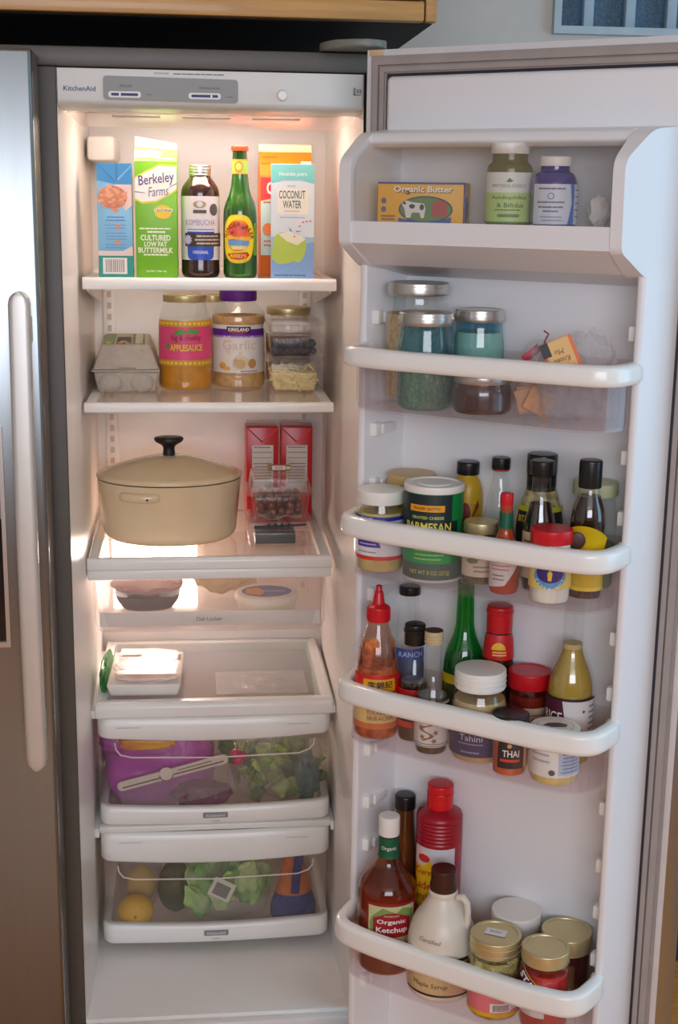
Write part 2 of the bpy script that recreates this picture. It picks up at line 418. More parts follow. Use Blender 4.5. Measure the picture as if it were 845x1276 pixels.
# wall cabinet above the refrigerator
t = thing('wall_cabinet', 'honey-coloured wooden wall cabinet hung above the refrigerator', 'cabinet', (0, 0, 0))
obj('carcass', box(-.95, .575, .075, .70, 1.672, 2.30, .002), 'wood_cabinet', t)
obj('shaded_bottom_panel', box(-.95, .5745, .078, .70, 1.6700, 1.6718), pbr('shaded_underside', (40, 28, 22), rough=.7), t, smooth=False)  # shade under the cabinet is painted in as a near-black colour
obj('light_rail', box(-.95, .557, .045, .0735, 1.6705, 1.700, .003), 'wood_cabinet', t)
for xa, xb in ((-.945, -.44), (-.435, .065), (.07, .557)):
    d = obj('cabinet_door', box(xa, xb, .05, .073, 1.703, 2.298, .004), 'wood_cabinet', t)
    obj('panel', box(xa+.06, xb-.06, .046, .0495, 1.74, 2.23, .001), 'wood_cabinet', d)
obj('face_frame_stile', box(.56, .578, .052, .076, 1.671, 2.3, .002), 'wood_cabinet', t)

for i in range(5):
    t = thing('base_cabinet', ['leftmost', 'second', 'middle', 'fourth', 'rightmost'][i]+' of the five wooden base cabinets opposite the refrigerator', 'cabinet', (-1.6+i*.7, -4.1, FZ), 0, 'base cabinets opposite')
    obj('body', box(-.345, .345, -.29, .27, .08, .86, .003), 'wood_cabinet', t); obj('plinth', box(-.345, .345, -.29, .2, 0, .08), 'black_plastic', t)
    d = obj('cabinet_door', box(-.335, .335, .2705, .292, .1, .70, .004), 'wood_cabinet', t); obj('knob', xf(lathe(fillet([(0, .02), (.012, .02, .004), (.008, .004), (.006, 0)]), 16), (.28, .292, .62), rx=-PI/2), 'steel_plain', d)
    d = obj('drawer_front', box(-.335, .335, .2705, .292, .715, .85, .004), 'wood_cabinet', t); obj('knob', xf(lathe(fillet([(0, .02), (.012, .02, .004), (.008, .004), (.006, 0)]), 16), (0, .292, .78), rx=-PI/2), 'steel_plain', d)
t = thing('worktop', 'long pale worktop on the base cabinets opposite the refrigerator', 'worktop', (-.2, -4.1, FZ+.8605), 0)
obj('slab', box(-1.76, 1.76, -.295, .32, 0, .035, .004), C(206, 200, 190), t)

# blue storage box on the floor at the right, wooden counter base further back are seen past the door edge
pbr('blue_fabric', (92, 132, 186), rough=0.7, var=0.06, bump=0.2, bscale=300)
pbr('navy_fabric', (44, 66, 96), rough=0.8, var=0.08)
pbr('teal_fabric', (36, 122, 138), rough=0.8, var=0.1)
t = thing('storage_cabinet', 'light blue storage cabinet on the floor beyond the open door', 'cabinet', (1.42, .50, FZ))
obj('body', box(-.20, .24, -.19, .19, 0, .86, .012), 'blue_fabric', t)
obj('side_panel', box(-.262, -.202, -.18, .18, 0, .40, .01), 'navy_fabric', t)
obj('folded_cloth', xf(blob(.05, .12, .04, .2, 3, 3, 4), (-.235, -.06, .40+.038)), 'teal_fabric', t)

# ================================================================== REFRIGERATOR
fr = thing('refrigerator', 'tall stainless side-by-side refrigerator with its right door wide open', 'refrigerator', (0, 0, 0))
# outer cabinet: mullion, top strip, sides, back, base
obj('cabinet_shell', join(box(-.44, W+.03, .03, .68, 1.588, 1.616), box(-.46, -.44, .0, .68, FZ+.02, 1.616), box(W+.004, W+.03, .004, .68, FZ+.02, 1.588),
    box(-.44, W+.03, .64, .68, FZ+.02, 1.588), box(-.44, W+.03, .03, .68, FZ, -.03)), 'cabinet_grey', fr, smooth=False)
obj('mullion', join(box(-.040, -.0005, .0, .03, -.005, 1.588, .002), box(-.040, -.002, .03, .60, -.03, 1.588)), 'cabinet_grey', fr)
obj('top_trim', box(-.44, W+.03, -.004, .05, 1.5885, 1.617, .004), 'cabinet_grey', fr)
obj('toe_grille', box(-.44, W+.03, .01, .04, FZ+.01, -.03, .003), 'black_plastic', fr)
hc = obj('hinge_cover', prism(fillet_closed([(.395, .05, .02), (.39, -.04, .03), (.43, -.085, .03), (.475, -.085, .03), (.488, -.05, .03), (.488, .05, .01)]), 1.6185, 1.6290, 'z', .003), C(124, 128, 122), fr)
# liner
def liner_part(x_front, x_step, x_back, s):
    P = [(x_front, .0), (x_front+s*.004, .06), (x_step, .10), (x_step+s*.004, .16), (x_back, .575)]
    P = P + [(P[-1][0]-s*.008, .60), (x_front-s*.0005, .60)]
    return prism(P, -.001, 1.587, 'z')
obj('liner_wall', liner_part(0.0, .0035, .006, 1), 'liner_white', fr, ang=25)
obj('liner_wall', liner_part(W, W-.0035, W-.004, -1), 'liner_white', fr, ang=25)
obj('liner_back', box(-.004, W+.004, .575, .60, -.02, 1.588), 'liner_white', fr, smooth=False)
obj('liner_floor', join(prism([(.0, -.012), (.0, -.004), (.004, .0), (.575, .012), (.575, -.02)], .0, W, 'x'), box(-.002, W+.002, -.02, .0, -.03, -.004, .003)), 'liner_white', fr, ang=25)
obj('liner_ceiling', box(0, W, .03, .60, 1.5600, 1.588), 'liner_white', fr, smooth=False)
# shelf tracks on the back wall
for x in (.035, .418):
    tr = obj('shelf_track', box(x-.012, x+.012, .567, .5755, .60, 1.50, .002), 'liner_white', fr)
    for i in range(40): obj('slot', box(x-.004, x+.004, .5655, .5676, .615+i*.022, .627+i*.022), C(206, 192, 182), tr, smooth=False)
obj('air_duct', box(.012, .062, .40, .575, 1.462, 1.506, .008), 'liner_white', fr)
# control header
hd = obj('control_header', join(prism(fillet_closed([(.002, 1.5865), (.002, 1.535, .006), (.02, 1.5305, .004), (.06, 1.528), (.06, 1.5865)]), .0012, W-.0012, 'x')), 'header_white', fr, ang=40)
cp = fillet_closed([(.0685, 1.542, .006), (.269, 1.5405, .006), (.269, 1.5745, .006), (.0685, 1.5765, .006)])
obj('control_plate', prism(cp, -.001, .003, 'y'), 'panel_grey', hd)
for xa in (.080, .199):
    sl = decal_obj('slider_surround', front(poly(fillet_closed([(xa-.004, 1.5455, .004), (xa+.044, 1.5455, .004), (xa+.044, 1.5545, .004), (xa-.004, 1.5545, .004)])), -.0013), C(238, 240, 240), hd)
    decal_obj('slider_track', front(poly(fillet_closed([(xa, 1.5480, .0018), (xa+.040, 1.5480, .0018), (xa+.040, 1.5520, .0018), (xa, 1.5520, .0018)])), -.0016), C(24, 28, 96), hd)
    decal_obj('slider_mark', front(oval(xa+(.013 if xa < .1 else .030), 1.55, .0016, .0022, 12), -.0019), C(250, 250, 250), hd)
for q in (T('FREEZER', .102, 1.5622, .018, .0030), T('REFRIGERATOR', .226, 1.5615, .030, .0030), T('COLDER', .136, 1.5505, .010, .002), T('COLDER', .256, 1.5495, .010, .002)):
    decal_obj('lettering', front(q, -.0014), C(60, 62, 66), hd)
decal_obj('lettering', join(front(T('KitchenAid', .0335, 1.5575, .047, .0072, bold=.012), .0012)), C(40, 82, 130), hd)
decal_obj('lettering', join(front(T('STANDARD', .155, 1.5815, .022, .0026), .0012), front(lines(.17, .25, [1.5812], .0014), .0012)), C(90, 92, 96), hd)
obj('sensor_button', xf(lathe(fillet([(0, .006), (.0075, .006, .002), (.0085, .0)]), 24), (.3359, .001, 1.5535), rx=PI/2), 'shelf_white', hd)
decal_obj('emblem', front(join(rect(.444, .447, 1.556, 1.567), rect(.444, .456, 1.556, 1.5575), rect(.449, .4515, 1.559, 1.565), rect(.453, .456, 1.559, 1.565)), .0012), C(130, 132, 134), hd)
# light cover under the header + the bulbs
emit('bulb_warm', (255, 236, 224), 27.0)
emit('bulb_low', (255, 232, 220), 52.0)
lampt = thing('interior_lamp', 'warm glowing interior lamp under the ceiling of the fridge compartment', 'lamp', (.23, .20, 1.556))
obj('lens', box(-.13, .13, -.05, .05, -.006, .002, .002), 'bulb_warm', lampt)
clear('lamp_cover', (252, 246, 242), rough=0.3, ior=1.2, base=0.0, milk=0.22, milkc=(238, 228, 222))
lc = obj('lamp_cover', prism(fillet_closed([(-.135, -.0275), (-.13, -.0300, .002), (.13, -.038, .003), (.135, -.034), (.10, -.030), (-.12, -.026)]), -.222, .222, 'x'), 'lamp_cover', lampt)
for xa in (-.155, -.045, .065): obj('vent_grille', box(xa, xa+.075, -.105, -.075, -.0330, -.0312, .0004), C(176, 168, 164), lc)
lampl = thing('interior_lamp', 'warm glowing lamp low at the back of the compartment below the third shelf', 'lamp', (.115, .574, .672))
obj('lens', box(-.085, .085, -.010, -.0005, -.012, .050, .003), 'bulb_low', lampl)
obj('lamp_surround', ring_prism([(-.10, -.022), (.10, -.022), (.10, .060), (-.10, .060)], [(-.086, -.013), (.086, -.013), (.086, .051), (-.086, .051)], -.012, .0), 'liner_white', lampl, smooth=False)

# freezer door (left)
fd = obj('freezer_door', box(-.43, -.0245, -.100, -.008, -.10, 1.604, .006, 3), 'steel', fr)
obj('door_edge', box(-.4285, -.0238, -.086, -.022, -.095, 1.600, .002), 'cabinet_grey', fd)
def bar_handle():
    prof = fillet_closed([(-.0155, -.009, .008), (.0155, -.009, .008), (.0155, .009, .004), (-.0155, .009, .004)], 4)
    zs = [.545, .5475, .553, .562, .60, .75, .906, 1.06, 1.21, 1.252, 1.261, 1.266, 1.2685]
    V, Fc = [], []; P = len(prof)
    for i, z in enumerate(zs):
        tt = (z-.906)/.362; y = -.180 + .016*tt*tt
        e = min(z-.545, 1.2685-z); s = 1.0 if e > .0155 else math.sqrt(max(0.02, 1-((.0155-e)/.0155)**2))
        for a, b in prof: V.append((-.0461+a*s, y+b, z))
    for i in range(len(zs)-1):
        for k2 in range(P): Fc.append((i*P+k2, i*P+(k2+1) % P, (i+1)*P+(k2+1) % P, (i+1)*P+k2))
    Fc += [tuple(range(P)), tuple(range((len(zs)-1)*P, len(zs)*P))]
    return join((V, Fc), box(-.056, -.036, -.17, -.0995, .585, .625, .003), box(-.056, -.036, -.17, -.0995, 1.19, 1.23, .003))
obj('door_handle', bar_handle(), 'handle_metal', fd)
obj('dispenser_panel', ring_prism([(-.30, .722), (-.0862, .722), (-.0862, 1.067), (-.30, 1.067)], [(-.293, .730), (-.0925, .730), (-.0925, 1.063), (-.293, 1.063)], -.1045, -.0995), 'steel_plain', fd, smooth=False)
obj('dispenser_recess', box(-.293, -.0925, -.1012, -.0990, .730, .925), 'dark_gloss', fd, smooth=False)

# ------------------------------------------------------------------ refrigerator door (right, open)
HX, HY, TH = 0.4439, -0.1679, 0.6532
DU = Vector((math.cos(TH), -math.sin(TH), 0)); DN = Vector((-math.sin(TH), -math.cos(TH), 0))
def D(u, n, z): return Vector((HX, HY, 0)) + DU*u + DN*n + Vector((0, 0, z))
def dloc(vf): return [(u, -n, z) for u, n, z in vf[0]], vf[1]      # (u, n, z) -> door-local (x, y, z)
UD = .503; ZB, ZT = -.095, 1.605
dr = obj('refrigerator_door', box(0, UD, .0002, .085, ZB, ZT, .004), 'steel_plain', fr)
dr.location = (HX, HY, 0); dr.rotation_euler = (0, 0, -TH)
def rring(i, z_i=None): z_i = i if z_i is None else z_i; return [(i, ZB+z_i), (UD-i, ZB+z_i), (UD-i, ZT-z_i), (i, ZT-z_i)]
g1 = join(ring_prism(rring(.009), rring(.033), -.004, .0003, 'y'), ring_prism(rring(.013), rring(.0215), -.009, -.0035, 'y'), ring_prism(rring(.0245), rring(.031), -.008, -.0035, 'y'))
obj('gasket', g1, 'gasket_grey', dr, smooth=False)
pbr('flange_bright', (226, 229, 234), rough=.4, metal=.35, var=.03)
obj('flange', ring_prism(rring(.0005), rring(.0088), -.0012, .0003, 'y'), 'flange_bright', dr, smooth=False)
obj('corner_clip', box(.004, .026, -.0022, -.0008, ZT-.0088, ZT-.0008, .0005), C(206, 182, 142), dr)
obj('gasket_groove', ring_prism(rring(.033), rring(.0375), -.0015, .0003, 'y'), 'dark_groove', dr, smooth=False)
# white inner panel: top block, side walls (dykes), recessed back, bottom block
obj('door_liner_top', box(.0372, UD-.0372, -.012, -.0005, 1.486, 1.5675, .007, 3), 'door_white', dr)
obj('door_liner_back', box(.05, .45, -.0006, .0, -.05, 1.50), 'door_white', dr, smooth=False)
obj('door_liner_back', box(.05, .45, -.0002, .013, -.05, 1.50), 'door_white', dr, smooth=False)
zd = 1.320
def dyke(P): return dloc(([(u, n, z) for z in (-.045, zd) for u, n in P], None))
def dyke_prism(P): return prism([(u, -n) for u, n in P], -.045, zd, 'z')
dl = fillet_closed([(.0372, .0), (.040, .079, .004), (.0505, .079, .004), (.072, .0)])
dR = fillet_closed([(.418, .0), (.4365, .079, .004), (.4460, .079, .005), (.4655, .0)])
obj('liner_dyke', dyke_prism(dl), 'door_white', dr, ang=50)
obj('liner_dyke', dyke_prism(dR), 'door_white', dr, ang=50)
obj('door_liner_bottom', box(.0372, UD-.0372, -.079, -.0005, -.06, -.02, .006), 'door_white', dr)
# support buttons on the dykes
for z in (1.243, 1.085, 1.005, .842, .765, .60, .515, .445, .372, .215):
    for s in (0, 1):
        x0, x1 = ((.0515, .064) if s == 0 else (.4235, .4395))
        obj('bin_button', box(x0, x1, -.066, -.050, z-.010, z+.010, .003), 'bin_white', dr)
        if s == 0: obj('bin_ledge', box(.058, .068, -.052, -.004, z-.008, z+.008, .003), 'door_white', dr)
# dairy compartment housing: two cheeks, a top bar and a tray base; its upper front leans back to the door
nz_ = fillet_closed([(.0, 1.296), (.079, 1.314, .01), (.130, 1.345, .008), (.132, 1.452, .014), (.078, 1.490, .014), (.0, 1.498)], 4)
def cheek(ui, uo):
    L_ = len(nz_); V = [(ui(n), -n, z) for n, z in nz_] + [(uo(n), -n, z) for n, z in nz_]
    Fc = [(i, (i+1) % L_, L_+(i+1) % L_, L_+i) for i in range(L_)]
    for base_ in (0, L_):
        t_ = tessellate_polygon([[Vector((n, z, 0)) for n, z in nz_]]); Fc += [tuple(base_+k_ for k_ in q) for q in t_]
    return V, Fc
for nm, ui, uo in (('housing_cheek', lambda n: .058-.004*n/.13, lambda n: .0372-.0012*n/.13), ('housing_cheek', lambda n: .424-.0075*n/.13, lambda n: .4655-.0335*n/.13)):
    o_ = obj(nm, cheek(ui, uo), 'door_white', dr, ang=28)
    bv = o_.modifiers.new('soft', 'BEVEL'); bv.width = .004; bv.segments = 3; bv.limit_method = 'ANGLE'; bv.angle_limit = .9
obj('housing_top', prism(fillet_closed([(-.0, 1.498), (-.078, 1.490, .005), (-.086, 1.478, .005), (-.076, 1.470, .004), (-.0, 1.474)], 4), .054, .420, 'x'), 'door_white', dr, ang=40)
nt_ = .132
obj('dairy_base', prism([(-.0, 1.298), (-.079, 1.316), (-nt_+.004, 1.346), (-nt_+.004, 1.3745), (-.118, 1.3745), (-.118, 1.3705), (-.0, 1.3705)], .054, .4195, 'x'), 'door_white', dr, smooth=False)
# clear flip-up cover: curved top
cvp = fillet([(-.124, 1.372), (-.1270, 1.440, .02), (-.118, 1.456, .02), (-.082, 1.480)], 5)
cvp2 = [(a+.003, b-.0025) for a, b in cvp]
obj('dairy_cover', prism(cvp + cvp2[::-1], .056, .414, 'x'), 'cover_clear', dr, ang=40)
obj('cover_latch', box(.4165, .4185, -.122, -.112, 1.366, 1.385, .0005), 'black_plastic', dr)

# ------------------------------------------------------------------ door bins
F2, F3, F4, F5, FD = 1.132, .899, .652, .279, 1.371
def bin_path(ins=0.0, n0=.012, n1=.160, uL=.0495, uR=.4415):
    P = [(uL+ins, -n0), (uL-.006+ins, -(n1-.075), .02), (uL+.010+ins, -(n1-.014)+ins*.6, .05), (uL+.075, -n1+ins, .05), (uR-.075, -n1+ins, .05), (uR-.010-ins, -(n1-.014)+ins*.6, .05), (uR+.006-ins, -(n1-.075), .02), (uR-ins, -n0)]
    return fillet(P, 6)
def rail_path(n1=.160): 
    P = [(.0445, -.070), (.0415, -.085, .02), (.0500, -(n1-.012), .045), (.115, -n1, .06), (.376, -n1, .06), (.441, -(n1-.012), .045), (.4495, -.085, .02), (.4465, -.070)]
    return fillet(P, 7)
def door_bin(fz, rb, rt, lab):
    t = thing('door_bin', lab, 'door bin', (HX, HY, 0), -TH)
    # path runs from hinge side to free side; right of travel points away from the door (+n) -> offset positive is outward
    h = rt-rb
    prof = fillet_closed([(-.014, rb+.004, .003), (-.0015, rb-.002, .003), (.0030, rb+.004, .004), (.0015, rt-.002, .005), (-.004, rt+.0015, .004), (-.015, rt+.002, .005), (-.019, rt-.006, .004)], 3)
    rail = sweep(rail_path(), prof)
    obj('rail', rail, 'bin_white', t, ang=50)
    zb = fz-.0035
    wp = [(-.004, zb), (-.001, zb), (.0, rb+.006), (-.003, rb+.006)]
    pth = bin_path(.008)
    wall = sweep(pth, wp)
    outl = [(a, b) for a, b in bin_path(.0105)]
    flo = prism(outl, zb-.0035, zb, 'z')
    bk = box(.053, .438, -.014, -.011, zb, rb+.02)
    obj('tray', join(wall, flo, bk), 'bin_clear', t, ang=30)
    # moulded corner ribs
    for x in (.413, .421, .4285, .434):
        obj('corner_rib', tube([(x, -.147+(x-.413)*1.6, zb+.003), (x, -.147+(x-.413)*1.6, rb)], .0012, 6), 'bin_clear', t)
    return t
door_bin(F2, 1.185, 1.2085, 'clear door bin with white rail, right below the dairy compartment')
door_bin(F3, .9495, .976, 'clear door bin with white rail holding the green cheese can')
door_bin(F4, .706, .7335, 'clear door bin with white rail holding the sriracha bottle')
door_bin(F5, .3265, .3575, 'lowest clear door bin with white rail holding the syrup jug')

# ------------------------------------------------------------------ shelves
Z1, Z2, Z3 = 1.268, 1.057, .783
def shelf(lab, x0, x1, z0, z1, zr, brackets=True, glass='shelf_glass'):
    t = thing('fridge_shelf', lab, 'shelf', (0, 0, 0))
    fp = fillet_closed([(.180, z0, .003), (.180, zr-.002, .004), (.187, zr+.002, .003), (.198, zr, .002), (.198, z0+.004), (.186, z0)], 3)
    obj('front_bar', prism(fp, x0, x1, 'x', .0015), 'shelf_white', t, ang=40)
    for xa, xb in ((x0+.002, x0+.020), (x1-.020, x1-.002)):
        obj('side_rail', box(xa, xb, .196, .560, z0+.004, zr+.001, .002), 'shelf_white', t)
    obj('back_rail', box(x0+.018, x1-.018, .548, .560, z0+.004, zr+.0005, .002), 'shelf_white', t)
    obj('glass_plate', box(x0+.019, x1-.019, .1965, .549, zr-.0052, zr-.0002), glass, t, smooth=False)
    if brackets:
        for xa, xb in ((x0+.004, x0+.008), (x1-.008, x1-.004)):
            obj('bracket', prism([(.21, z0+.004), (.56, z0+.004), (.56, z0-.045), (.50, z0-.045), (.225, z0-.006)], xa, xb, 'x'), 'shelf_white', t, smooth=False)
    return t
shelf('top glass shelf with white frame carrying the drink cartons and bottles', .0150, .4405, 1.249, Z1, Z1)
shelf('second glass shelf with white frame carrying the egg carton', .0120, .4385, 1.0415, Z2, Z2)
t3 = shelf('third glass shelf with thick white frame carrying the casserole pot', .0092, .4352+.004, .7628, Z3, Z3, brackets=False, glass='frosted_glass')
obj('lower_band', box(.0092, .437, .184, .192, .7445, .7624, .0025), 'shelf_white', t3)
obj('side_rail', box(.0105, .0145, .19, .56, .745, .765, .001), 'shelf_white', t3)
obj('side_rail', box(.4335, .4375, .19, .56, .745, .765, .001), 'shelf_white', t3)

# deli drawer
t = thing('deli_drawer', 'shallow clear deli drawer hanging under the third shelf', 'drawer', (0, 0, 0))
def pan(x0, x1, y0, y1, z0, z1, tw, tap=.006, rad=.02):
    def rr(a0, a1, b0, b1): return fillet_closed([(a0, b0, rad), (a1, b0, rad), (a1, b1, rad), (a0, b1, rad)], 4)
    o0 = rr(x0+tap, x1-tap, y0+tap*.5, y1-tap); o1 = rr(x0, x1, y0, y1); i0 = rr(x0+tap+tw, x1-tap-tw, y0+tap*.5+tw, y1-tap-tw); i1 = rr(x0+tw, x1-tw, y0+tw, y1-tw); L = len(o0)
    V = [(*p, z0) for p in o0] + [(*p, z1) for p in o1] + [(*p, z1) for p in i1] + [(*p, z0+tw) for p in i0]; Fc = []
    for r in range(3):
        for i in range(L): j = (i+1) % L; Fc.append((r*L+i, r*L+j, (r+1)*L+j, (r+1)*L+i))
    Fc += [tuple(range(L))[::-1], tuple(range(3*L, 4*L))]
    return V, Fc
obj('pan', pan(.0185, .4290, .186, .535, .648, .7435, .0025), 'deli_clear', t, ang=30)
obj('front_rim', tube([(.020, .186, .742), (.022, .186, .668), (.026, .1865, .655), (.038, .187, .6495), (.41, .187, .6488), (.421, .1865, .654), (.4255, .186, .667), (.4275, .186, .742)], .0018, 6), 'deli_clear', t)
st = obj('label_strip', box(.0275, .4195, .192, .1945, .6555, .6825, .001), 'shelf_white', t)
decal_obj('lettering', front(T('Deli Locker', .2215, .6685, .046, .0075, bold=.006), .1916), C(112, 104, 102), st)

# crisper cover
t = thing('crisper_cover', 'white framed glass cover plate above the upper crisper drawer', 'shelf', (0, 0, 0))
fp = fillet_closed([(.198, .4795, .004), (.196, .503, .006), (.206, .509, .003), (.222, .508), (.222, .4795)], 3)
obj('front_bar', prism(fp, .0150, .4455, 'x', .002), 'shelf_white', t, ang=40)
for xa, xb in ((.0150, .036), (.425, .4455)): obj('side_rail', box(xa, xb, .220, .56, .485, .5075, .003), 'shelf_white', t)
obj('back_rail', box(.035, .426, .545, .56, .485, .507, .002), 'shelf_white', t)
obj('glass_plate', box(.034, .427, .2205, .548, .5035, .5075), 'shelf_glass', t, smooth=False)
pbr('glass_edge_teal', (150, 205, 190), rough=0.2)
obj('glass_edge', join(box(.0345, .4265, .2203, .2213, .5035, .5081), box(.4185, .4198, .2213, .53, .5071, .5079), box(.0345, .042, .2213, .2265, .5071, .5090)), 'glass_edge_teal', t, smooth=False)
obj('guide_tab', box(.020, .092, .2015, .2135, .5075, .5105, .0012), 'shelf_white', t)
for xa, xb in ((.0055, .0155), (.445, .4525)): obj('rail_support', box(xa, xb, .205, .54, .478, .494, .002), 'shelf_white', t)

# crisper drawers
def drawer_path(x0, x1, y0, bow=.008):
    return fillet([(x0+.001, y0+.30), (x0, y0+.016, .01), (x0+.012, y0+.001, .012), (x0+.12, y0-bow*.7, .05), ((x0+x1)/2, y0-bow, .06), (x1-.12, y0-bow*.7, .05), (x1-.012, y0+.001, .012), (x1, y0+.016, .01), (x1-.001, y0+.30)], 5)
def sag_band(path, ztop, zbot, sag, thick, xc, half, up=False, lip=0.003):
    """front band whose lower (or upper) edge follows a shallow arc"""
    V, Fc = [], []; L = len(path); pts = [Vector(p) for p in path]
    for i, p in enumerate(pts):
        d = ((pts[i+1] if i < L-1 else p) - (pts[i-1] if i > 0 else p)).normalized(); n = Vector((d.y, -d.x))
        k = 1-min(1, abs(p.x-xc)/half)**2
        zt, zb = (ztop, zbot-sag*k) if not up else (ztop-sag*k, zbot)
        q = p + n*0; r = p - n*thick
        e = .0035
        V += [(q.x, q.y, zb+e), (q.x, q.y, zt-e), (q.x-n.x*e, q.y-n.y*e, zt), (r.x, r.y, zt), (r.x, r.y, zb), (q.x-n.x*e, q.y-n.y*e, zb)]
    for i in range(L-1):
        for k in range(6): Fc.append((i*6+k, i*6+(k+1) % 6, (i+1)*6+(k+1) % 6, (i+1)*6+k))
    Fc += [tuple(range(6)), tuple(range((L-1)*6, L*6))]
    return V, Fc
def crisper(lab, zt, z_band, z_bot, z_base, x0=.0185, x1=.4430, y0=.203):
    t = thing('crisper_box', lab, 'drawer', (0, 0, 0))
    p = drawer_path(x0-.002, x1+.0015, y0-.002); xc = (x0+x1)/2
    b = obj('top_band', sag_band(p, zt, z_band, .006, .012, xc, .21), 'shelf_white', t, ang=50)
    yb = y0-.0104
    decal_obj('lettering', join(front(T('Humidity Control', x0+.055, zt-.016, .042, .0030), y0-.0062)), C(130, 126, 120), b)
    decal_obj('lettering', join(front(T('Crisper Drawer', x1-.06, zt-.016, .042, .0030), y0-.0062)), C(130, 126, 120), b)
    pw = drawer_path(x0, x1, y0+.001)
    obj('window_panel', sweep(pw, [(-.003, z_base+.004), (.0, z_base+.004), (.0, zt-.004), (-.003, zt-.004)]), 'drawer_clear', t, ang=30)
    obj('drawer_floor', prism([(x0+.006, y0+.012), (x1-.006, y0+.012), (x1-.006, y0+.30), (x0+.006, y0+.30)], z_base+.006, z_base+.009, 'z'), 'drawer_clear', t, smooth=False)
    bb = obj('bottom_band', sag_band(drawer_path(x0-.001, x1+.0005, y0-.003), z_bot, z_base, .004, .014, xc, .21, up=True), 'shelf_white', t, ang=50)
    zc = (z_bot-.004+z_base)/2+.002
    bd = obj('badge', prism(fillet_closed([(xc-.024, zc-.0045, .002), (xc+.022, zc-.0045, .002), (xc+.022, zc+.0055, .002), (xc-.024, zc+.0055, .002)]), y0-.0128, y0-.009, 'y', .0006), C(138, 142, 144, rough=.35), bb)
    decal_obj('lettering', front(T('KitchenAid', xc-.001, zc+.0005, .034, .0058, bold=.01), y0-.0131), C(222, 224, 226), bb)
    decal_obj('lettering', front(T('CRISPER', xc-.001, zc-.0105, .016, .0024), y0-.0128), C(150, 150, 148), bb)
    zl = z_band-.006
    obj('pull_lip', tube([(x0+.030, y0-.006, zl), (x0+.032, y0-.007, zl-.012), (x0+.040, y0-.008, zl-.023), (x0+.06, y0-.0095, zl-.0275), (xc, y0-.0115, zl-.031), (x1-.06, y0-.0095, zl-.0275), (x1-.040, y0-.008, zl-.021), (x1-.032, y0-.007, zl-.012), (x1-.030, y0-.006, zl)], .0014, 6), C(214, 206, 196, rough=.2), t)
    return t
crisper('upper clear crisper drawer with white bands, packed with a purple bag', .4785, .4400, .307, .270)
crisper('lower clear crisper drawer with white bands, a lemon at its left', .2520, .197, .068, .0275)
t = thing('crisper_support', 'white supporting frame between the two crisper drawers', 'shelf', (0, 0, 0))
obj('front_bar', prism(fillet_closed([(.204, .2535, .002), (.200, .266, .004), (.214, .2672, .002), (.226, .2665), (.226, .2535)], 3), .0165, .4455, 'x', .0015), 'shelf_white', t, ang=40)
for xa, xb in ((.0150, .0300), (.4310, .4465)): obj('side_rail', box(xa, xb, .224, .54, .2560, .2665, .002), 'shelf_white', t)
for xa, xb in ((.0062, .0160), (.4455, .4525)): obj('rail_support', box(xa, xb, .205, .54, .244, .262, .002), 'shelf_white', t)

# ================================================================== FOOD: generic builders
def face(x, y, spin=0.0):            # turn so that the local front (-y) looks toward the spot the photographer stood on
    dx, dy = 0.2-x, -2.14-y
    return math.atan2(dx, -dy) + spin
def on_door(name, lab, cat, u, n, F, spin=0.0, group=None, abs_rot=None):
    p = D(u, n, F+.0006)
    return thing(name, lab, cat, p, (face(p.x, p.y, spin) if abs_rot is None else abs_rot), group)
def on_shelf(name, lab, cat, x, y, z, spin=0.0, group=None, abs_rot=None):
    return thing(name, lab, cat, (x, y, z+.0006), (face(x, y, spin) if abs_rot is None else abs_rot), group)
def label_on(t, rf, s0, s1, z0, z1, mat, off=.0006, name='label', step=.004, round_=0):
    sh = rect(s0, s1, z0, z1) if not round_ else poly(fillet_closed([(s0, z0, round_), (s1, z0, round_), (s1, z1, round_), (s0, z1, round_)]))
    return decal_obj(name, wrap(sh, rf, off, step), mat, t)
def prn(parent, rf, shape, mat, layer=1, name='label_art', base=.0006, step=.003):
    if not shape[0]: return None
    return decal_obj(name, wrap(shape, rf, base+.0004*layer, step), mat, parent)
def let(parent, rf, s, cx, cz, w, h, mat, bold=.012, shear=0, layer=2, rot=0, base=.0006):
    return prn(parent, rf, T(s, cx, cz, w, h, bold, shear, rot), mat, layer, 'lettering', base)
def lid(t, r, z0, z1, mat, ridges=0, name='lid', edge=.002, inner=.0):
    p = fillet([(0, z1-inner), (r*.82, z1-inner), (r*.84, z1), (r, z1, edge), (r, z0+.0012), (r*.985, z0)] if inner else [(0, z1), (r, z1, edge), (r, z0+.0012), (r*.985, z0), (r*.9, z0)], 4)
    o = obj(name, lathe(p, 40), mat, t, ang=40)
    if ridges:
        for i in range(ridges):
            z = z0 + (z1-z0)*(i+.5)/ridges*.8
            obj('lid_ridge', lathe([(r, z-.0008), (r+.0008, z), (r, z+.0008)], 40), mat, o, ang=80)
    return o
def glass(t, prof, mat='jar_glass', name='glass_body', seg=40, **kw): return obj(name, lathe(prof, seg, **kw), mat, t, ang=60)
def fillc(t, prof, z, mat, ins=.0022, name='contents', seg=36, z0=.003, **kw):
    rf = rprof(prof); zs = [z0] + [z0+(z-z0)*k/14 for k in range(1, 15)]
    p = [(0, z0)] + [(max(.001, rf(zz)-ins), zz) for zz in zs] + [(0, z)]
    return obj(name, lathe(p, seg, **kw), mat, t, ang=40)
def jar_prof(r, h, rn, hn, rb=None, sh=.02, base=.006):
    rb = rb or r
    return fillet([(0, 0), (rb*.93, 0, .004), (rb, base, .004), (r, base+.01), (r, hn-sh, sh*.7), (rn, hn, sh*.3), (rn, h), (0, h)], 6)

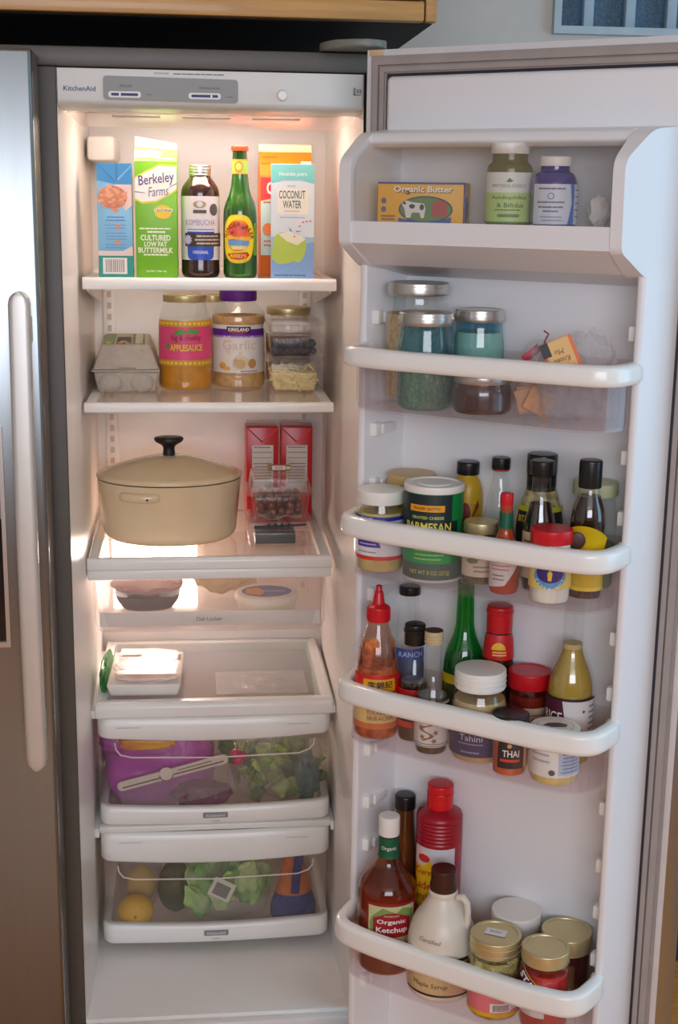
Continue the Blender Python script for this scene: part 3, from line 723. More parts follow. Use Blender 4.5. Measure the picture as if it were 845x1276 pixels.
# ================================================================== SHELF 1
# --- almond drink carton
pbr('carton_blue', (126, 188, 224), rough=0.35, var=0.03)
t = on_shelf('drink_carton', 'light blue carton with almond picture and teal base, leftmost on the top shelf', 'carton', .070, .226, Z1, abs_rot=.02)
body = obj('carton_body', box(-.0285, .0285, -.030, .030, 0, .186, .0012), 'carton_blue', t)
Y = -.0303
decal_obj('top_flap', front(poly([(-.0285, .186), (.0285, .186), (.0285, .152), (.002, .152), (-.0285, .158)]), Y), C(52, 138, 200), body)
decal_obj('fold_line', front(join(poly([(-.027, .184), (-.0255, .184), (.001, .158), (.0, .1565)]), poly([(.003, .186), (.005, .186), (.005, .158), (.003, .158)])), Y-.0003), C(34, 104, 164), body)
decal_obj('flap_fold', front(poly([(.0285, .184), (.0285, .181), (.006, .158), (.004, .160)]), Y-.0003), C(110, 180, 226), body)
decal_obj('cream_swirl', front(poly([(.0285, .118), (.018, .110), (.012, .118), (.0, .152), (.0285, .152)]), Y-.0003), C(232, 206, 198), body)
decal_obj('cream_swirl', front(poly([(-.0285, .036), (.0285, .036), (.0285, .052), (.012, .044), (-.0285, .044)]), Y-.0003), C(228, 208, 200), body)
alm = C(232, 164, 124); alm2 = C(216, 140, 98)
decal_obj('almond_heap', front(oval(-.003, .131, .0235, .0185, 26), Y-.0005), C(204, 122, 84), body)
for i in range(44):
    a = random.uniform(0, 2*PI); r_ = math.sqrt(random.random()); cx, cz = -.003+r_*.022*math.cos(a), .132+r_*.017*math.sin(a)
    decal_obj('almond_picture', front(at2(oval(0, 0, .0052, .0027, 10), cx, cz, random.uniform(-.9, .9)), Y-.0006-.00003*i), alm if i % 2 else alm2, body)
for cx, cz, a in ((.001, .110, -.3), (.005, .083, 1.2), (.004, .058, -.6)):
    decal_obj('almond_picture', front(at2(oval(0, 0, .0058, .0033, 12), cx, cz, a), Y-.0006), alm2, body)
decal_obj('teal_base', front(rect(-.0285, .0285, 0, .036), Y-.0002), C(0, 142, 128), body)
decal_obj('barcode_patch', front(rect(-.0215, .0185, .006, .0325), Y-.0005), C(236, 232, 226), body)
decal_obj('barcode', front(barcode(-.017, .014, .009, .030, 13), Y-.0008), C(150, 140, 134), body)
for k_, zz in enumerate((.099, .094)): decal_obj('small_print', front(lines(-.016, .018, [zz], .0018), Y-.0007), C(70, 110, 170), body)
decal_obj('small_print', front(lines(-.018, .020, [.086, .081, .073, .068, .063, .054, .049], .0011), Y-.0007), C(90, 140, 190), body)

# --- buttermilk gable-top carton
pbr('carton_green', (122, 192, 42), rough=0.38, var=0.03)
t = on_shelf('milk_carton', 'bright green gable-top buttermilk carton on the top shelf', 'carton', .139, .235, Z1, abs_rot=-.015)
w2, hh, hr = .0345, .190, .214
obj('carton_body', box(-w2, w2, -w2, w2, 0, hh, .001), 'carton_green', t)
body = obj('gable', ([(-w2, -w2, hh), (w2, -w2, hh), (w2, w2, hh), (-w2, w2, hh), (-w2, -.003, hr), (w2, -.003, hr-.004), (w2, .003, hr-.004), (-w2, .003, hr)],
    [(0, 1, 5, 4), (2, 3, 7, 6), (1, 2, 6, 5), (3, 0, 4, 7), (4, 5, 6, 7)]), 'carton_green', t, smooth=False)
obj('seal_fin', hexa([(-w2, -.0024, hr-.002), (w2, -.0024, hr-.006), (w2, .0024, hr-.006), (-w2, .0024, hr-.002), (-w2, -.0015, hr+.017), (w2, -.0015, hr+.006), (w2, .0015, hr+.006), (-w2, .0015, hr+.017)]), C(240, 236, 216), t, smooth=False)
bd = [c for c in t.children if c.name.startswith('carton_body')][0]
def slope(vf, off=.0004):       # onto the front gable slope
    ny, nz = -(hr-hh), -(w2-.003); l_ = math.hypot(ny, nz); 
    out = []
    for x, s in vf[0]:
        k_ = (s-hh)/(hr-hh); out.append((x, -w2+k_*(w2-.003)-off*.6, s+off*.8))
    return out, vf[1]
decal_obj('white_patch', slope(poly([(-w2, .196), (.004, .196), (.012, .203), (-.004, .2085), (-w2, .2085)])), C(248, 246, 228), body)
decal_obj('lettering', slope(T('Berkeley', -.013, .2035, .036, .0068, .01, .2), .0008), C(120, 110, 150), body)
decal_obj('small_print', slope(lines(-.002, .032, [.1945], .0022), .0006), C(214, 236, 170), body)
Y = -w2-.0004
ov = lambda x0, z0, z1: poly([(-w2, z0), (-w2+.012, z0-.006), (0, z0-.004), (w2-.012, z0+.008), (w2, z0+.016), (w2, z1+.004), (.006, z1+.006), (-.014, z1-.004), (-w2, z1-.016)])
decal_obj('logo_edge', front(ov(0, .1275, .180), Y), C(238, 226, 40), bd)
decal_obj('logo_patch', front(ov(0, .1305, .1775), Y-.0003), C(250, 249, 240), bd)
decal_obj('lettering', front(T('Berkeley', .001, .160, .060, .0215, .012, .12, rot=.13), Y-.0006), C(92, 84, 140), bd)
decal_obj('lettering', front(T('Farms', .004, .1420, .034, .0155, .0, .25, rot=.10), Y-.0006), C(110, 100, 150), bd)
decal_obj('logo_line', front(tuple(poly([(-w2, .140), (-.018, .1385), (-.018, .1395), (-w2, .1415)])), Y-.0006), C(92, 84, 140), bd)
decal_obj('logo_line', front(poly([(.022, .148), (w2, .154), (w2, .1555), (.022, .149)]), Y-.0006), C(92, 84, 140), bd)
decal_obj('seal_disc', front(oval(.0115, .1085, .0145, .0115, 24), Y-.0003), C(240, 206, 30), bd)
decal_obj('seal_band', front(rect(-.003, .027, .1085, .1135), Y-.0006), C(250, 246, 220), bd)
decal_obj('lettering', front(T('CALIFORNIA', .012, .111, .028, .0040, .02), Y-.0009), C(60, 60, 50), bd)
wt = C(240, 248, 214)
decal_obj('small_print', front(lines(-.029, .027, [.081], .0024), Y-.0003), wt, bd)
decal_obj('small_print', front(lines(-.017, .016, [.0755], .003), Y-.0003), wt, bd)
for s_, z_, w_, h_ in (('CULTURED', .066, .050, .0095), ('LOW FAT', .0555, .038, .0085), ('BUTTERMILK', .0455, .058, .0088)):
    decal_obj('lettering', front(T(s_, -.0015, z_, w_, h_, .03), Y-.0003), wt, bd)
decal_obj('small_print', front(lines(-.024, .022, [.038], .0026), Y-.0003), wt, bd)
decal_obj('lettering', front(T('QUART (946 ml)', -.001, .0105, .034, .0040, .02), Y-.0003), wt, bd)

# --- kombucha bottle
pbr('kombucha', (52, 28, 26), rough=0.12, var=0.1, coat=0.6)
t = on_shelf('kombucha_bottle', 'dark brown kombucha bottle with white and blue label on the top shelf', 'bottle', .212, .230, Z1)
P = fillet([(0, 0), (.029, 0, .004), (.0328, .008, .006), (.0322, .030, .01), (.0325, .12, .02), (.0325, .148, .02), (.018, .166, .008), (.0165, .170), (.0165, .180), (0, .180)], 6)
glass(t, P, 'kombucha', 'bottle_body'); rf = rprof(P)
lid(t, .0182, .168, .186, 'silver_lid', 3, name='cap')
lb = label_on(t, rf, -.046, .046, .030, .135, C(232, 228, 232))
prn(lb, rf, oval(-.001, .1215, .011, .006, 20), C(176, 164, 120)); prn(lb, rf, oval(-.001, .122, .005, .005, 16), C(226, 222, 224), 2)
prn(lb, rf, rect(-.012, .010, .107, .1125), C(92, 80, 56)); prn(lb, rf, oval(.024, .113, .0085, .010, 20), C(88, 86, 84))
let(lb, rf, 'KOMBUCHA', 0, .092, .052, .0095, C(150, 146, 184), bold=0)
prn(lb, rf, poly(fillet_closed([(-.023, .030, .010), (.023, .030, .010), (.025, .081, .003), (-.024, .081, .003)])), C(40, 84, 196), 1)
prn(lb, rf, rect(-.024, .024, .077, .0795), C(230, 232, 244), 2)
prn(lb, rf, rect(-.028, .046, .0525, .0745), C(72, 56, 44), 2)
star = poly([((.0085 if k_ % 2 else .0055)*math.cos(k_*PI/10)-.0215, (.0095 if k_ % 2 else .006)*math.sin(k_*PI/10)+.0635) for k_ in range(20)])
prn(lb, rf, star, C(196, 190, 226), 3)
prn(lb, rf, lines(-.010, .040, [.0695, .0635, .0575], .0026), C(206, 196, 180), 3, 'small_print')
let(lb, rf, 'ORIGINAL', 0, .043, .026, .0055, C(220, 226, 246), bold=.02)

# --- ginger beer bottle
pbr('beer_green', (36, 92, 24), rough=0.08, var=0.2, scale=14, coat=0.8)
t = on_shelf('beer_bottle', 'green glass ginger beer bottle with red cap and oval yellow label on the top shelf', 'bottle', .279, .226, Z1)
P = fillet([(0, 0), (.026, 0, .004), (.0288, .006, .004), (.0288, .100, .02), (.0275, .118, .03), (.0160, .146, .02), (.0135, .170), (.0122, .208), (.0135, .209), (.0135, .2135), (0, .2135)], 6)
glass(t, P, 'beer_green', 'bottle_body'); rf = rprof(P)
lid(t, .0145, .210, .218, C(214, 72, 40, rough=.3), name='crown_cap')
lb = decal_obj('label', wrap(oval(-.003, .0655, .0285, .0405, 36, 2.6), rf, .0006), C(248, 208, 20), t)
prn(lb, rf, oval(-.003, .0655, .0262, .0380, 36, 2.6), C(250, 226, 40), 1)
prn(lb, rf, oval(-.003, .071, .0195, .0255, 30, 2.5), C(240, 128, 40), 2)
prn(lb, rf, oval(-.003, .080, .0150, .012, 24, 2), C(232, 96, 70), 3)
prn(lb, rf, poly([(-.022, .071), (.016, .069), (.016, .063), (-.021, .063)]), C(250, 190, 60), 3)
prn(lb, rf, poly([(-.0215, .063), (-.012, .066), (.016, .062), (.014, .054), (-.019, .054)]), C(110, 164, 214), 3)
prn(lb, rf, poly([(-.018, .055), (.013, .055), (.008, .048), (-.012, .048)]), C(236, 222, 150), 3)
for cx, cz in ((.004, .084), (-.013, .076)): prn(lb, rf, join(*[at2(poly([(0, -.0006), (.006, .0015), (0, .0006)]), cx, cz, a) for a in (.2, 1.2, 2.4, 3.3, 4.4, 5.6)]), C(90, 40, 20), 4)
prn(lb, rf, arc_text('GINGER BEER', -.003, .066, .0235, .0072, PI*.98, -.06, True, .03), C(150, 60, 10), 4, 'lettering')
prn(lb, rf, poly([(-.022, .041), (.012, .044), (.016, .039), (.010, .033), (-.002, .031), (-.016, .033)]), C(206, 42, 30), 3)
let(lb, rf, "REED'S", -.003, .0375, .026, .0062, C(252, 210, 60), bold=.03, layer=4)
nl = label_on(t, rf, -.020, .020, .172, .196, C(150, 196, 80), name='neck_label')
prn(nl, rf, rect(-.020, .020, .172, .174), C(240, 150, 40)); prn(nl, rf, rect(-.020, .020, .194, .196), C(240, 150, 40)); prn(nl, rf, oval(-.002, .184, .0075, .009, 22), C(232, 120, 40)); prn(nl, rf, oval(-.002, .184, .005, .0062, 20), C(250, 190, 90), 2)
label_on(t, rf, .0255, .036, .038, .092, C(120, 170, 40), name='side_label')

# --- orange juice gable carton (behind) and coconut water carton
pbr('carton_orange', (236, 110, 14), rough=0.4, var=0.03)
t = on_shelf('juice_carton', 'orange gable-top juice carton standing behind the coconut water', 'carton', .3615, .322, Z1, abs_rot=.0)
obj('carton_body', box(-.046, .046, -.046, .046, 0, .172, .001), 'carton_orange', t)
obj('gable', ([(-.046, -.046, .172), (.046, -.046, .172), (.046, .046, .172), (-.046, .046, .172), (-.046, -.003, .212), (.046, -.003, .212), (.046, .003, .212), (-.046, .003, .212)],
    [(0, 1, 5, 4), (2, 3, 7, 6), (1, 2, 6, 5), (3, 0, 4, 7), (4, 5, 6, 7)]), 'carton_orange', t, smooth=False)
obj('seal_fin', box(-.046, .046, -.0018, .0018, .211, .2245), C(244, 216, 170), t, smooth=False)
bd = [c for c in t.children if c.name.startswith('carton_body')][0]
Y = -.0464
decal_obj('red_panel', front(poly([(-.045, .130), (-.018, .136), (.04, .14), (.045, .168), (-.045, .168)]), Y), C(226, 48, 44), bd)
decal_obj('lettering', front(T('O', -.027, .150, .016, .022, .02), Y-.0003), C(250, 236, 230), bd)
decal_obj('pale_panel', front(poly([(-.045, .036), (.045, .036), (.045, .135), (-.018, .134), (-.045, .128)]), Y), C(196, 218, 210), bd)
decal_obj('fruit_picture', front(oval(-.032, .080, .010, .011, 20), Y-.0003), C(238, 130, 60), bd)
decal_obj('small_print', front(lines(-.042, -.01, [.126], .003), Y-.0003), C(214, 110, 80), bd)
decal_obj('small_print', front(lines(-.042, -.01, [.060, .053], .003), Y-.0003), C(214, 110, 80), bd)
gb = [c for c in t.children if c.name.startswith('gable')][0]
def oslope(vf, off=.0006): return [(x, -.046+(s-.172)/.040*.043-off*.7, s+off*.7) for x, s in vf[0]], vf[1]
decal_obj('price_patch', oslope(rect(.026, .044, .188, .196)), C(250, 222, 196), gb)
decal_obj('small_print', oslope(lines(-.043, -.012, [.2025, .192], .003)), C(216, 80, 10), gb)

pbr('carton_water', (176, 208, 234), rough=0.35, var=0.03)
t = on_shelf('drink_carton', 'pale blue coconut water carton in front of the orange juice carton', 'carton', .3685, .232, Z1, abs_rot=-.06)
bd = obj('carton_body', box(-.0365, .0365, -.036, .036, 0, .1895, .0012), 'carton_water', t)
Y = -.0363
decal_obj('top_panel', front(poly([(-.0362, .158), (-.015, .163), (.015, .163), (.0362, .158), (.0362, .189), (-.0362, .189)]), Y), C(126, 214, 210), bd)
decal_obj('white_panel', front(poly([(-.0362, .070), (.0362, .070), (.0362, .157), (.015, .162), (-.015, .162), (-.0362, .157)]), Y-.0001), C(222, 234, 240), bd)
decal_obj('wave_panel', front(poly([(-.0362, .001), (.0362, .001), (.0362, .062), (.02, .058), (-.0362, .03)]), Y-.0003), C(132, 172, 222), bd)
decal_obj('name_panel', front(poly(fillet_closed([(-.026, .107, .004), (.027, .107, .004), (.027, .149, .004), (-.026, .149, .004)])), Y-.0003), C(244, 240, 226), bd)
dk = C(62, 102, 84)
decal_obj('lettering', front(T("TRADER JOE'S", .000, .172, .048, .0060, .02), Y-.0003), C(248, 250, 248), bd)
decal_obj('lettering', front(T('ORGANIC', -.002, .1535, .015, .0032), Y-.0005), C(130, 150, 150), bd)
decal_obj('lettering', front(T('COCONUT', -.001, .1395, .044, .0135, .01), Y-.0006), dk, bd)
decal_obj('lettering', front(T('WATER', -.001, .1235, .031, .0125, .01), Y-.0006), dk, bd)
decal_obj('small_print', front(lines(-.014, .014, [.1125], .001), Y-.0006), C(150, 160, 140), bd)
decal_obj('small_print', front(lines(-.022, .022, [.102], .0012), Y-.0005), C(140, 160, 180), bd)
decal_obj('coconut_picture', front(poly(fillet_closed([(-.036, .036, .01), (-.026, .024, .01), (-.006, .026, .008), (.002, .030, .008), (.012, .027, .008), (.021, .040, .01), (.024, .060, .01), (.018, .069, .01), (-.004, .079, .01), (-.030, .076, .012)])), Y-.0006), C(180, 206, 66), bd)
decal_obj('coconut_flesh', front(poly([(-.024, .0745), (-.006, .079), (.019, .069), (.022, .066), (.008, .056), (-.010, .063)]), Y-.0009), C(238, 236, 210), bd)
for i in range(6): decal_obj('straw_stripe', front(poly([(.0015+i*.0022, .070+i*.0042), (.0040+i*.0022, .0695+i*.0042), (.0052+i*.0022, .0718+i*.0042), (.0027+i*.0022, .0723+i*.0042)]), Y-.0012), C(226, 80, 120) if i % 2 == 0 else C(246, 226, 230), bd)
for i in range(3): decal_obj('straw_stripe', front(rect(.016+i*.006, .0195+i*.006, .0935+i*.0008, .0958+i*.0008), Y-.0012), C(226, 90, 130), bd)
for a in (2.3, 1.9, .1): decal_obj('umbrella_art', front(at2(poly([(0, -.0008), (.009, 0), (0, .0008)]), -.002 if a > 1 else .008, .079, a), Y-.0012), C(40, 110, 170), bd)
decal_obj('wave_line', front(join(*[poly([(-.034+i*.008, .012+.004*(i % 3)), (-.028+i*.008, .0135+.004*(i % 3)), (-.028+i*.008, .0128+.004*(i % 3))]) for i in range(8)]), Y-.0006), C(96, 136, 196), bd)
decal_obj('small_print', front(lines(-.031, .025, [.006], .003), Y-.0006), C(90, 120, 160), bd)

# ================================================================== SHELF 2
t = on_shelf('egg_carton', 'grey pulp egg carton standing end-on at the left of the second shelf', 'egg carton', .0775, .315, Z2, abs_rot=.03)
obj('tray', join(hexa([(-.050, .004, 0), (.052, .004, 0), (.052, .234, 0), (-.050, .234, 0), (-.0575, .0, .037), (.0575, .0, .037), (.0575, .24, .037), (-.0575, .24, .037)], .004),
    xf(blob(.024, .012, .02, 0, 1, 2), (-.028, .006, .018)), xf(blob(.024, .012, .02, 0, 1, 2), (.028, .006, .018))), 'pulp', t, ang=50)
obj('rim', box(-.0605, .0605, -.003, .243, .0372, .0405, .0015), 'pulp', t)
lidm = obj('lid', hexa([(-.0585, -.002, .0408), (.0585, -.002, .0408), (.0585, .242, .0408), (-.0585, .242, .0408), (-.043, .020, .084), (.043, .020, .084), (.043, .222, .084), (-.043, .222, .084)], .004), 'pulp', t, ang=50)
def lidtop(x0, x1, y0, y1, mt, nm='label', dz=0.0):
    return obj(nm, box(x0, x1, y0, y1, .0838, .0848+dz), mt, lidm, smooth=False)
a_ = lidtop(-.040, -.020, .024, .21, C(120, 146, 96)); lidtop(.012, .034, .024, .21, C(104, 134, 90)); lidtop(.017, .030, .03, .20, C(190, 190, 170), 'label_stripe', .0004)
lidtop(-.036, -.026, .030, .06, C(206, 196, 60), 'label_stripe', .0004)
obj('vent_window', box(-.017, .009, .026, .15, .0838, .0846), C(58, 46, 36), lidm, smooth=False)
for x, y, w_ in ((-.010, .034, .006), (.003, .030, .005), (-.004, .06, .007)): obj('egg_top', xf(blob(w_, w_*1.4, .0022, 0, 1, 2), (x, y, .0848)), C(196, 160, 124), lidm)
for x, y in ((-.011, .07), (.004, .07), (-.011, .10), (.004, .10), (-.009, .045), (.003, .042)):
    obj('vent_hole', xf(lathe([(0, .0003), (.0055, .0002), (.0062, -.001), (0, -.001)], 16), (x, y, .0846)), C(40, 34, 28), lidm)
decal_obj('front_notch', front(poly([(-.018, .041), (-.014, .0455), (.016, .0455), (.020, .041)]), -.0035), C(150, 140, 126), lidm)

def jar(name, lab, cat, t, prof, cz, cmat, lid_r, lz0, lz1, lmat, gmat='jar_glass', ridges=0, seg=40, inner=0.0, **kw):
    glass(t, prof, gmat, seg=seg, **kw)
    if cmat: fillc(t, prof, cz, cmat, seg=seg, **kw)
    if lid_r: lid(t, lid_r, lz0, lz1, lmat, ridges, inner=inner)
    return rprof(prof)
pbr('applesauce', (214, 142, 22), rough=0.35, var=0.12, scale=40, sss=0.1)
t = on_shelf('applesauce_jar', 'large glass applesauce jar with pink label and gold lid on the second shelf', 'jar', .183, .372, Z2)
P = jar_prof(.0490, .165, .0375, .158, sh=.030)
rf = jar('', '', '', t, P, .088, 'applesauce', .0395, .159, .172, 'gold_lid')
lb = label_on(t, rf, -.062, .062, .046, .128, C(232, 78, 128))
for zz in (.0515, .1225):
    prn(lb, rf, rect(-.062, .062, zz-.0055, zz+.0055), C(214, 164, 44)); prn(lb, rf, join(*[oval(-.058+i*.0083, zz, .0030, .0026, 8) for i in range(15)]), C(246, 206, 80), 2)
let(lb, rf, 'big & chunky', .002, .0960, .054, .0135, C(80, 28, 40), bold=0)
let(lb, rf, 'APPLESAUCE', .002, .0795, .060, .0120, C(238, 206, 50), bold=.03)
prn(lb, rf, poly([(-.022, .106), (-.010, .1135), (.0, .1085), (.010, .1135), (.026, .110), (.022, .1035), (.008, .1055), (-.002, .104), (-.015, .103)]), C(70, 168, 60), 2)
prn(lb, rf, poly([(-.038, .082), (-.030, .088), (-.028, .080), (-.034, .077)]), C(70, 168, 60), 2)

t = on_shelf('sauce_jar', 'glass jar with gold lid tucked behind the applesauce and garlic jars', 'jar', .2335, .485, Z2)
P = jar_prof(.034, .158, .026, .150); jar('', '', '', t, P, .11, 'applesauce', .0275, .151, .164, 'gold_lid')

pbr('minced_garlic', (206, 160, 104), rough=0.5, var=0.18, scale=90, bump=0.3, bscale=120)
t = on_shelf('garlic_jar', 'big clear jar of minced garlic with purple lid on the second shelf', 'jar', .281, .405, Z2)
P = fillet([(0, 0), (.048, 0, .004), (.0505, .004, .004), (.0505, .024, .002), (.0485, .0265), (.0490, .029, .004), (.0490, .118, .004), (.0515, .122, .004), (.0505, .136, .02), (.034, .156, .012), (.033, .160), (.033, .178), (0, .178)], 5)
rf = jar('', '', '', t, P, .132, 'minced_garlic', .0345, .159, .1815, C(92, 28, 140), seg=44)
lb = label_on(t, rf, -.060, .060, .030, .1175, C(232, 226, 222))
prn(lb, rf, poly([(-.060, .098), (.060, .098), (.060, .110), (-.060, .110)]), C(98, 34, 150))
prn(lb, rf, rect(-.060, .060, .0945, .098), C(168, 130, 196))
prn(lb, rf, rect(-.021, .023, .103, .1148), C(40, 26, 30), 2); let(lb, rf, 'KIRKLAND', .001, .1095, .038, .0060, C(244, 238, 236), bold=.03, layer=3)
prn(lb, rf, lines(-.018, .020, [.105], .0022), C(200, 50, 50), 3, 'small_print')
let(lb, rf, 'Minced', .0, .0945, .054, .0072, C(236, 224, 236), bold=0, layer=3)
let(lb, rf, 'Garlic', .002, .0815, .062, .017, C(220, 190, 168), bold=.0)
for cx, cz, a_, b_, cc in ((.004, .049, .0150, .0135, (226, 206, 176)), (-.016, .054, .014, .012, (236, 226, 214)), (.004, .047, .009, .009, (206, 172, 120)), (-.030, .043, .007, .006, (222, 164, 80)), (-.021, .038, .007, .004, (226, 186, 90)), (.026, .047, .008, .009, (196, 150, 84))):
    prn(lb, rf, oval(cx, cz, a_, b_, 20), C(*cc), 2 if cc[0] > 210 else 3)
prn(lb, rf, poly([(.001, .060), (.007, .060), (.005, .069), (.002, .070)]), C(226, 206, 176), 2); prn(lb, rf, poly([(-.020, .064), (-.014, .064), (-.014, .070), (-.024, .072)]), C(226, 210, 190), 2)
prn(lb, rf, lines(.0, .040, [.033], .0018), C(120, 110, 110), 2, 'small_print')

# clear tubs: shredded cheese below, blueberries above
def clam(t, z0, h, w0, d0, w1, d1, mat='clamshell', lidh=.0, name='box_base', rim=True):
    o = obj(name, frustum(w0, d0, w1, d1, z0, z0+h, .006, 3), mat, t, ang=30)
    if rim: obj('rim', box(-w1/2-.005, w1/2+.005, -d1/2-.005, d1/2+.005, z0+h-.002, z0+h+.003, .002), mat, t)
    return o
pbr('shredded_cheese', (238, 220, 158), rough=0.6, var=0.1, scale=120)
t = on_shelf('plastic_tub', 'clear plastic tub of shredded yellow cheese at the right of the second shelf', 'tub', .381, .358, Z2, abs_rot=.0)
clam(t, 0, .058, .082, .074, .096, .088)
obj('lid', box(-.053, .053, -.049, .049, .0612, .0665, .002), 'clamshell', t)
parts = [frustum(.074, .066, .084, .076, .002, .036, .004)]
for i in range(260):
    x, y, z = random.uniform(-.040, .040), random.uniform(-.036, .036), random.uniform(.006, .044)
    if abs(y) < .026 and z < .032: y = math.copysign(.031+.004*z/.04, y)
    parts.append(xf(box(-.009, .009, -.0012, .0012, -.0012, .0012), (x*(.9+z*2), y, z), rz=random.uniform(0, PI), ry=random.uniform(-.7, .7)))
tag(obj('shredded_cheese', join(*parts), 'shredded_cheese', t, smooth=False), kind='stuff')
t = on_shelf('clamshell_box', 'clear clamshell box of blueberries on top of the cheese tub', 'clamshell box', .381, .358, Z2+.0665, abs_rot=.0)
clam(t, .0, .036, .084, .074, .092, .084); 
obj('lid', frustum(.092, .084, .084, .076, .0395, .068, .005), 'clamshell', t, ang=30)
obj('rim', box(-.052, .052, -.047, .047, .0555, .0605, .002), 'clamshell', t)
pbr('blueberry', (52, 56, 78), rough=0.55, var=0.25, scale=80)
bb = blob(.0062, .0062, .0058, .0, 1, 2)
b0 = None
for i in range(7):
    for j in range(6):
        for l_ in range(2):
            if l_ == 1 and (i + j) % 3 == 0: continue
            p_ = (-.034+i*.0113+random.uniform(-.002, .002), -.030+j*.012+random.uniform(-.002, .002), .008+l_*.0105)
            if b0 is None:
                b0 = tag(obj('blueberry', bb, 'blueberry'), 'ripe dark blueberry inside the clear clamshell box', 'blueberry', 'blueberries in the clamshell'); q_ = b0
            else:
                q_ = b0.copy(); COL.objects.link(q_)
            q_.location = (.381+p_[0], .358+p_[1], Z2+.0671+p_[2]); q_.rotation_euler = (random.random()*3, random.random()*3, 0)
t = on_shelf('preserve_jar', 'glass jar with wide gold lid behind the blueberry box', 'jar', .379, .475, Z2)
P = jar_prof(.045, .136, .040, .130); jar('', '', '', t, P, .09, C(150, 100, 60), .0415, .129, .142, 'gold_lid')

# ================================================================== SHELF 3
t = on_shelf('casserole_pot', 'cream enamel cast iron casserole pot with black knob on the third shelf', 'pot', .1510, .348, Z3, abs_rot=.0)
AS = .80
P = fillet([(0, 0), (.112, 0, .012), (.123, .012, .02), (.1320, .107), (.1320, .1130), (.129, .1130), (0, .1130)], 6)
obj('pot_body', lathe(P, 72, 1, AS), 'enamel_cream', t, ang=50)
obj('rim_line', lathe([(.130, .1131), (.1320, .1140), (.130, .1151)], 72, 1, AS), 'enamel_shadow_line', t)
P = fillet([(.1332, .1153), (.1342, .1190, .004), (.131, .1235, .006), (.085, .1400, .05), (.040, .1515, .02), (.022, .1535), (0, .1535)], 6)
obj('lid', lathe([(0, .1151)] + P, 72, 1, AS), 'enamel_cream', t, ang=50)
P = fillet([(.0105, .153), (.0115, .156, .004), (.0100, .170, .006), (.0255, .179, .006), (.0275, .184, .004), (.025, .1875, .004), (0, .1885)], 5)
obj('knob', lathe([(0, .153)] + P, 40, 1.0, .8), 'black_plastic', t, ang=60)
# lug handles: one facing front-left, its twin opposite
for a in (-1.98, PI-1.98):
    V = []; Fc = []
    path = []
    for k_ in range(15):
        b_ = a-.27+.54*k_/14; rr = 1.0+.13*math.sin(PI*k_/14)**.45
        path.append((.129*rr*math.cos(b_), (.129*AS)*rr*math.sin(b_)))
    obj('lug_handle', sweep(path, fillet_closed([(-.016, .087, .002), (.002, .086, .004), (.006, .094, .004), (.003, .102, .004), (-.016, .102, .002)], 3)), 'enamel_cream', t, ang=60)
p_ = (.129*1.13*math.cos(-1.83)+.0, (.129*AS)*1.13*math.sin(-1.83)-.0060, .094)
obj('handle_dot', xf(blob(.0022, .0012, .0022, 0, 1, 2), p_), 'black_plastic', t)

pbr('carton_red', (196, 20, 26), rough=0.3, var=0.05)
def red_carton(x, y, lab, rot):
    t = on_shelf('juice_carton', lab, 'carton', x, y, Z3, abs_rot=rot, group='red drink cartons')
    b = obj('carton_body', box(-.0305, .0305, -.0305, .0305, 0, .188, .0015), 'carton_red', t)
    obj('top_flap', prism([(-.0305, .188), (.0305, .188), (.0295, .199), (-.0295, .199)], -.006, -.0045, 'y'), 'bag_film', t)
    decal_obj('facts_panel', front(rect(-.020, .021, .06, .153), -.0308), C(216, 206, 194), b)
    decal_obj('small_print', front(join(lines(-.018, .019, [.149, .117, .111, .105, .099, .093, .087, .081], .0018), rect(-.018, .019, .1385, .1398), rect(-.018, .019, .128, .129)), -.0311), C(120, 106, 98), b)
    decal_obj('fold_line', front(poly([(-.030, .186), (-.0285, .187), (.001, .160), (-.001, .158)]), -.0310), C(140, 10, 16), b)
    decal_obj('fold_line', front(poly([(.030, .186), (.0285, .187), (-.001, .160), (.001, .158)]), -.0312), C(226, 50, 46), b)
red_carton(.3275, .475, 'left one of the two red drink cartons behind the grape box', .03)
red_carton(.3955, .475, 'right one of the two red drink cartons behind the grape box', -.03)

t = on_shelf('clamshell_box', 'flat clear clamshell box with dark berries under the grape box on the third shelf', 'clamshell box', .352, .305, Z3, abs_rot=.0)
clam(t, 0, .030, .112, .108, .120, .116, rim=False)
obj('rim', box(-.064, .064, -.062, .062, .0305, .0345, .0015), 'clamshell', t)
obj('absorbent_pad', box(-.046, .028, -.046, .04, .004, .024, .002), C(48, 52, 50), t)
obj('lid', frustum(.118, .114, .112, .108, .035, .048, .004), 'clamshell', t, ang=30)
obj('dark_label', prism([(-.048, .0355), (.046, .0405), (.046, .0445), (-.048, .0410)], -.0580, -.0574, 'y'), C(44, 48, 48), t, smooth=False)
for x in (-.022, -.010, .002, .014): obj('vent_slot', box(x-.002, x+.002, -.0588, -.0578, .0375, .0455), C(22, 24, 24), t, smooth=False)
ZG = Z3+.0485
t = on_shelf('clamshell_box', 'clear clamshell box of red grapes with white lid label, topmost of its stack', 'clamshell box', .352, .305, ZG, abs_rot=.0)
clam(t, 0, .046, .092, .094, .106, .106, rim=False)
obj('rim', box(-.060, .060, -.058, .058, .0465, .0505, .0015), 'clamshell', t)
lo = obj('lid', frustum(.110, .108, .100, .098, .051, .080, .004), 'clamshell', t, ang=30)
lbx = obj('label', box(-.020, .022, .010, .018, .0805, .0905, .0006), C(150, 110, 60), t)
decal_obj('label_patch', front(rect(-.012, .012, .0820, .0895), .0097), C(232, 224, 218), lbx); decal_obj('small_print', front(lines(-.010, .010, [.0872, .0845], .0014), .0094), C(190, 90, 110), lbx)
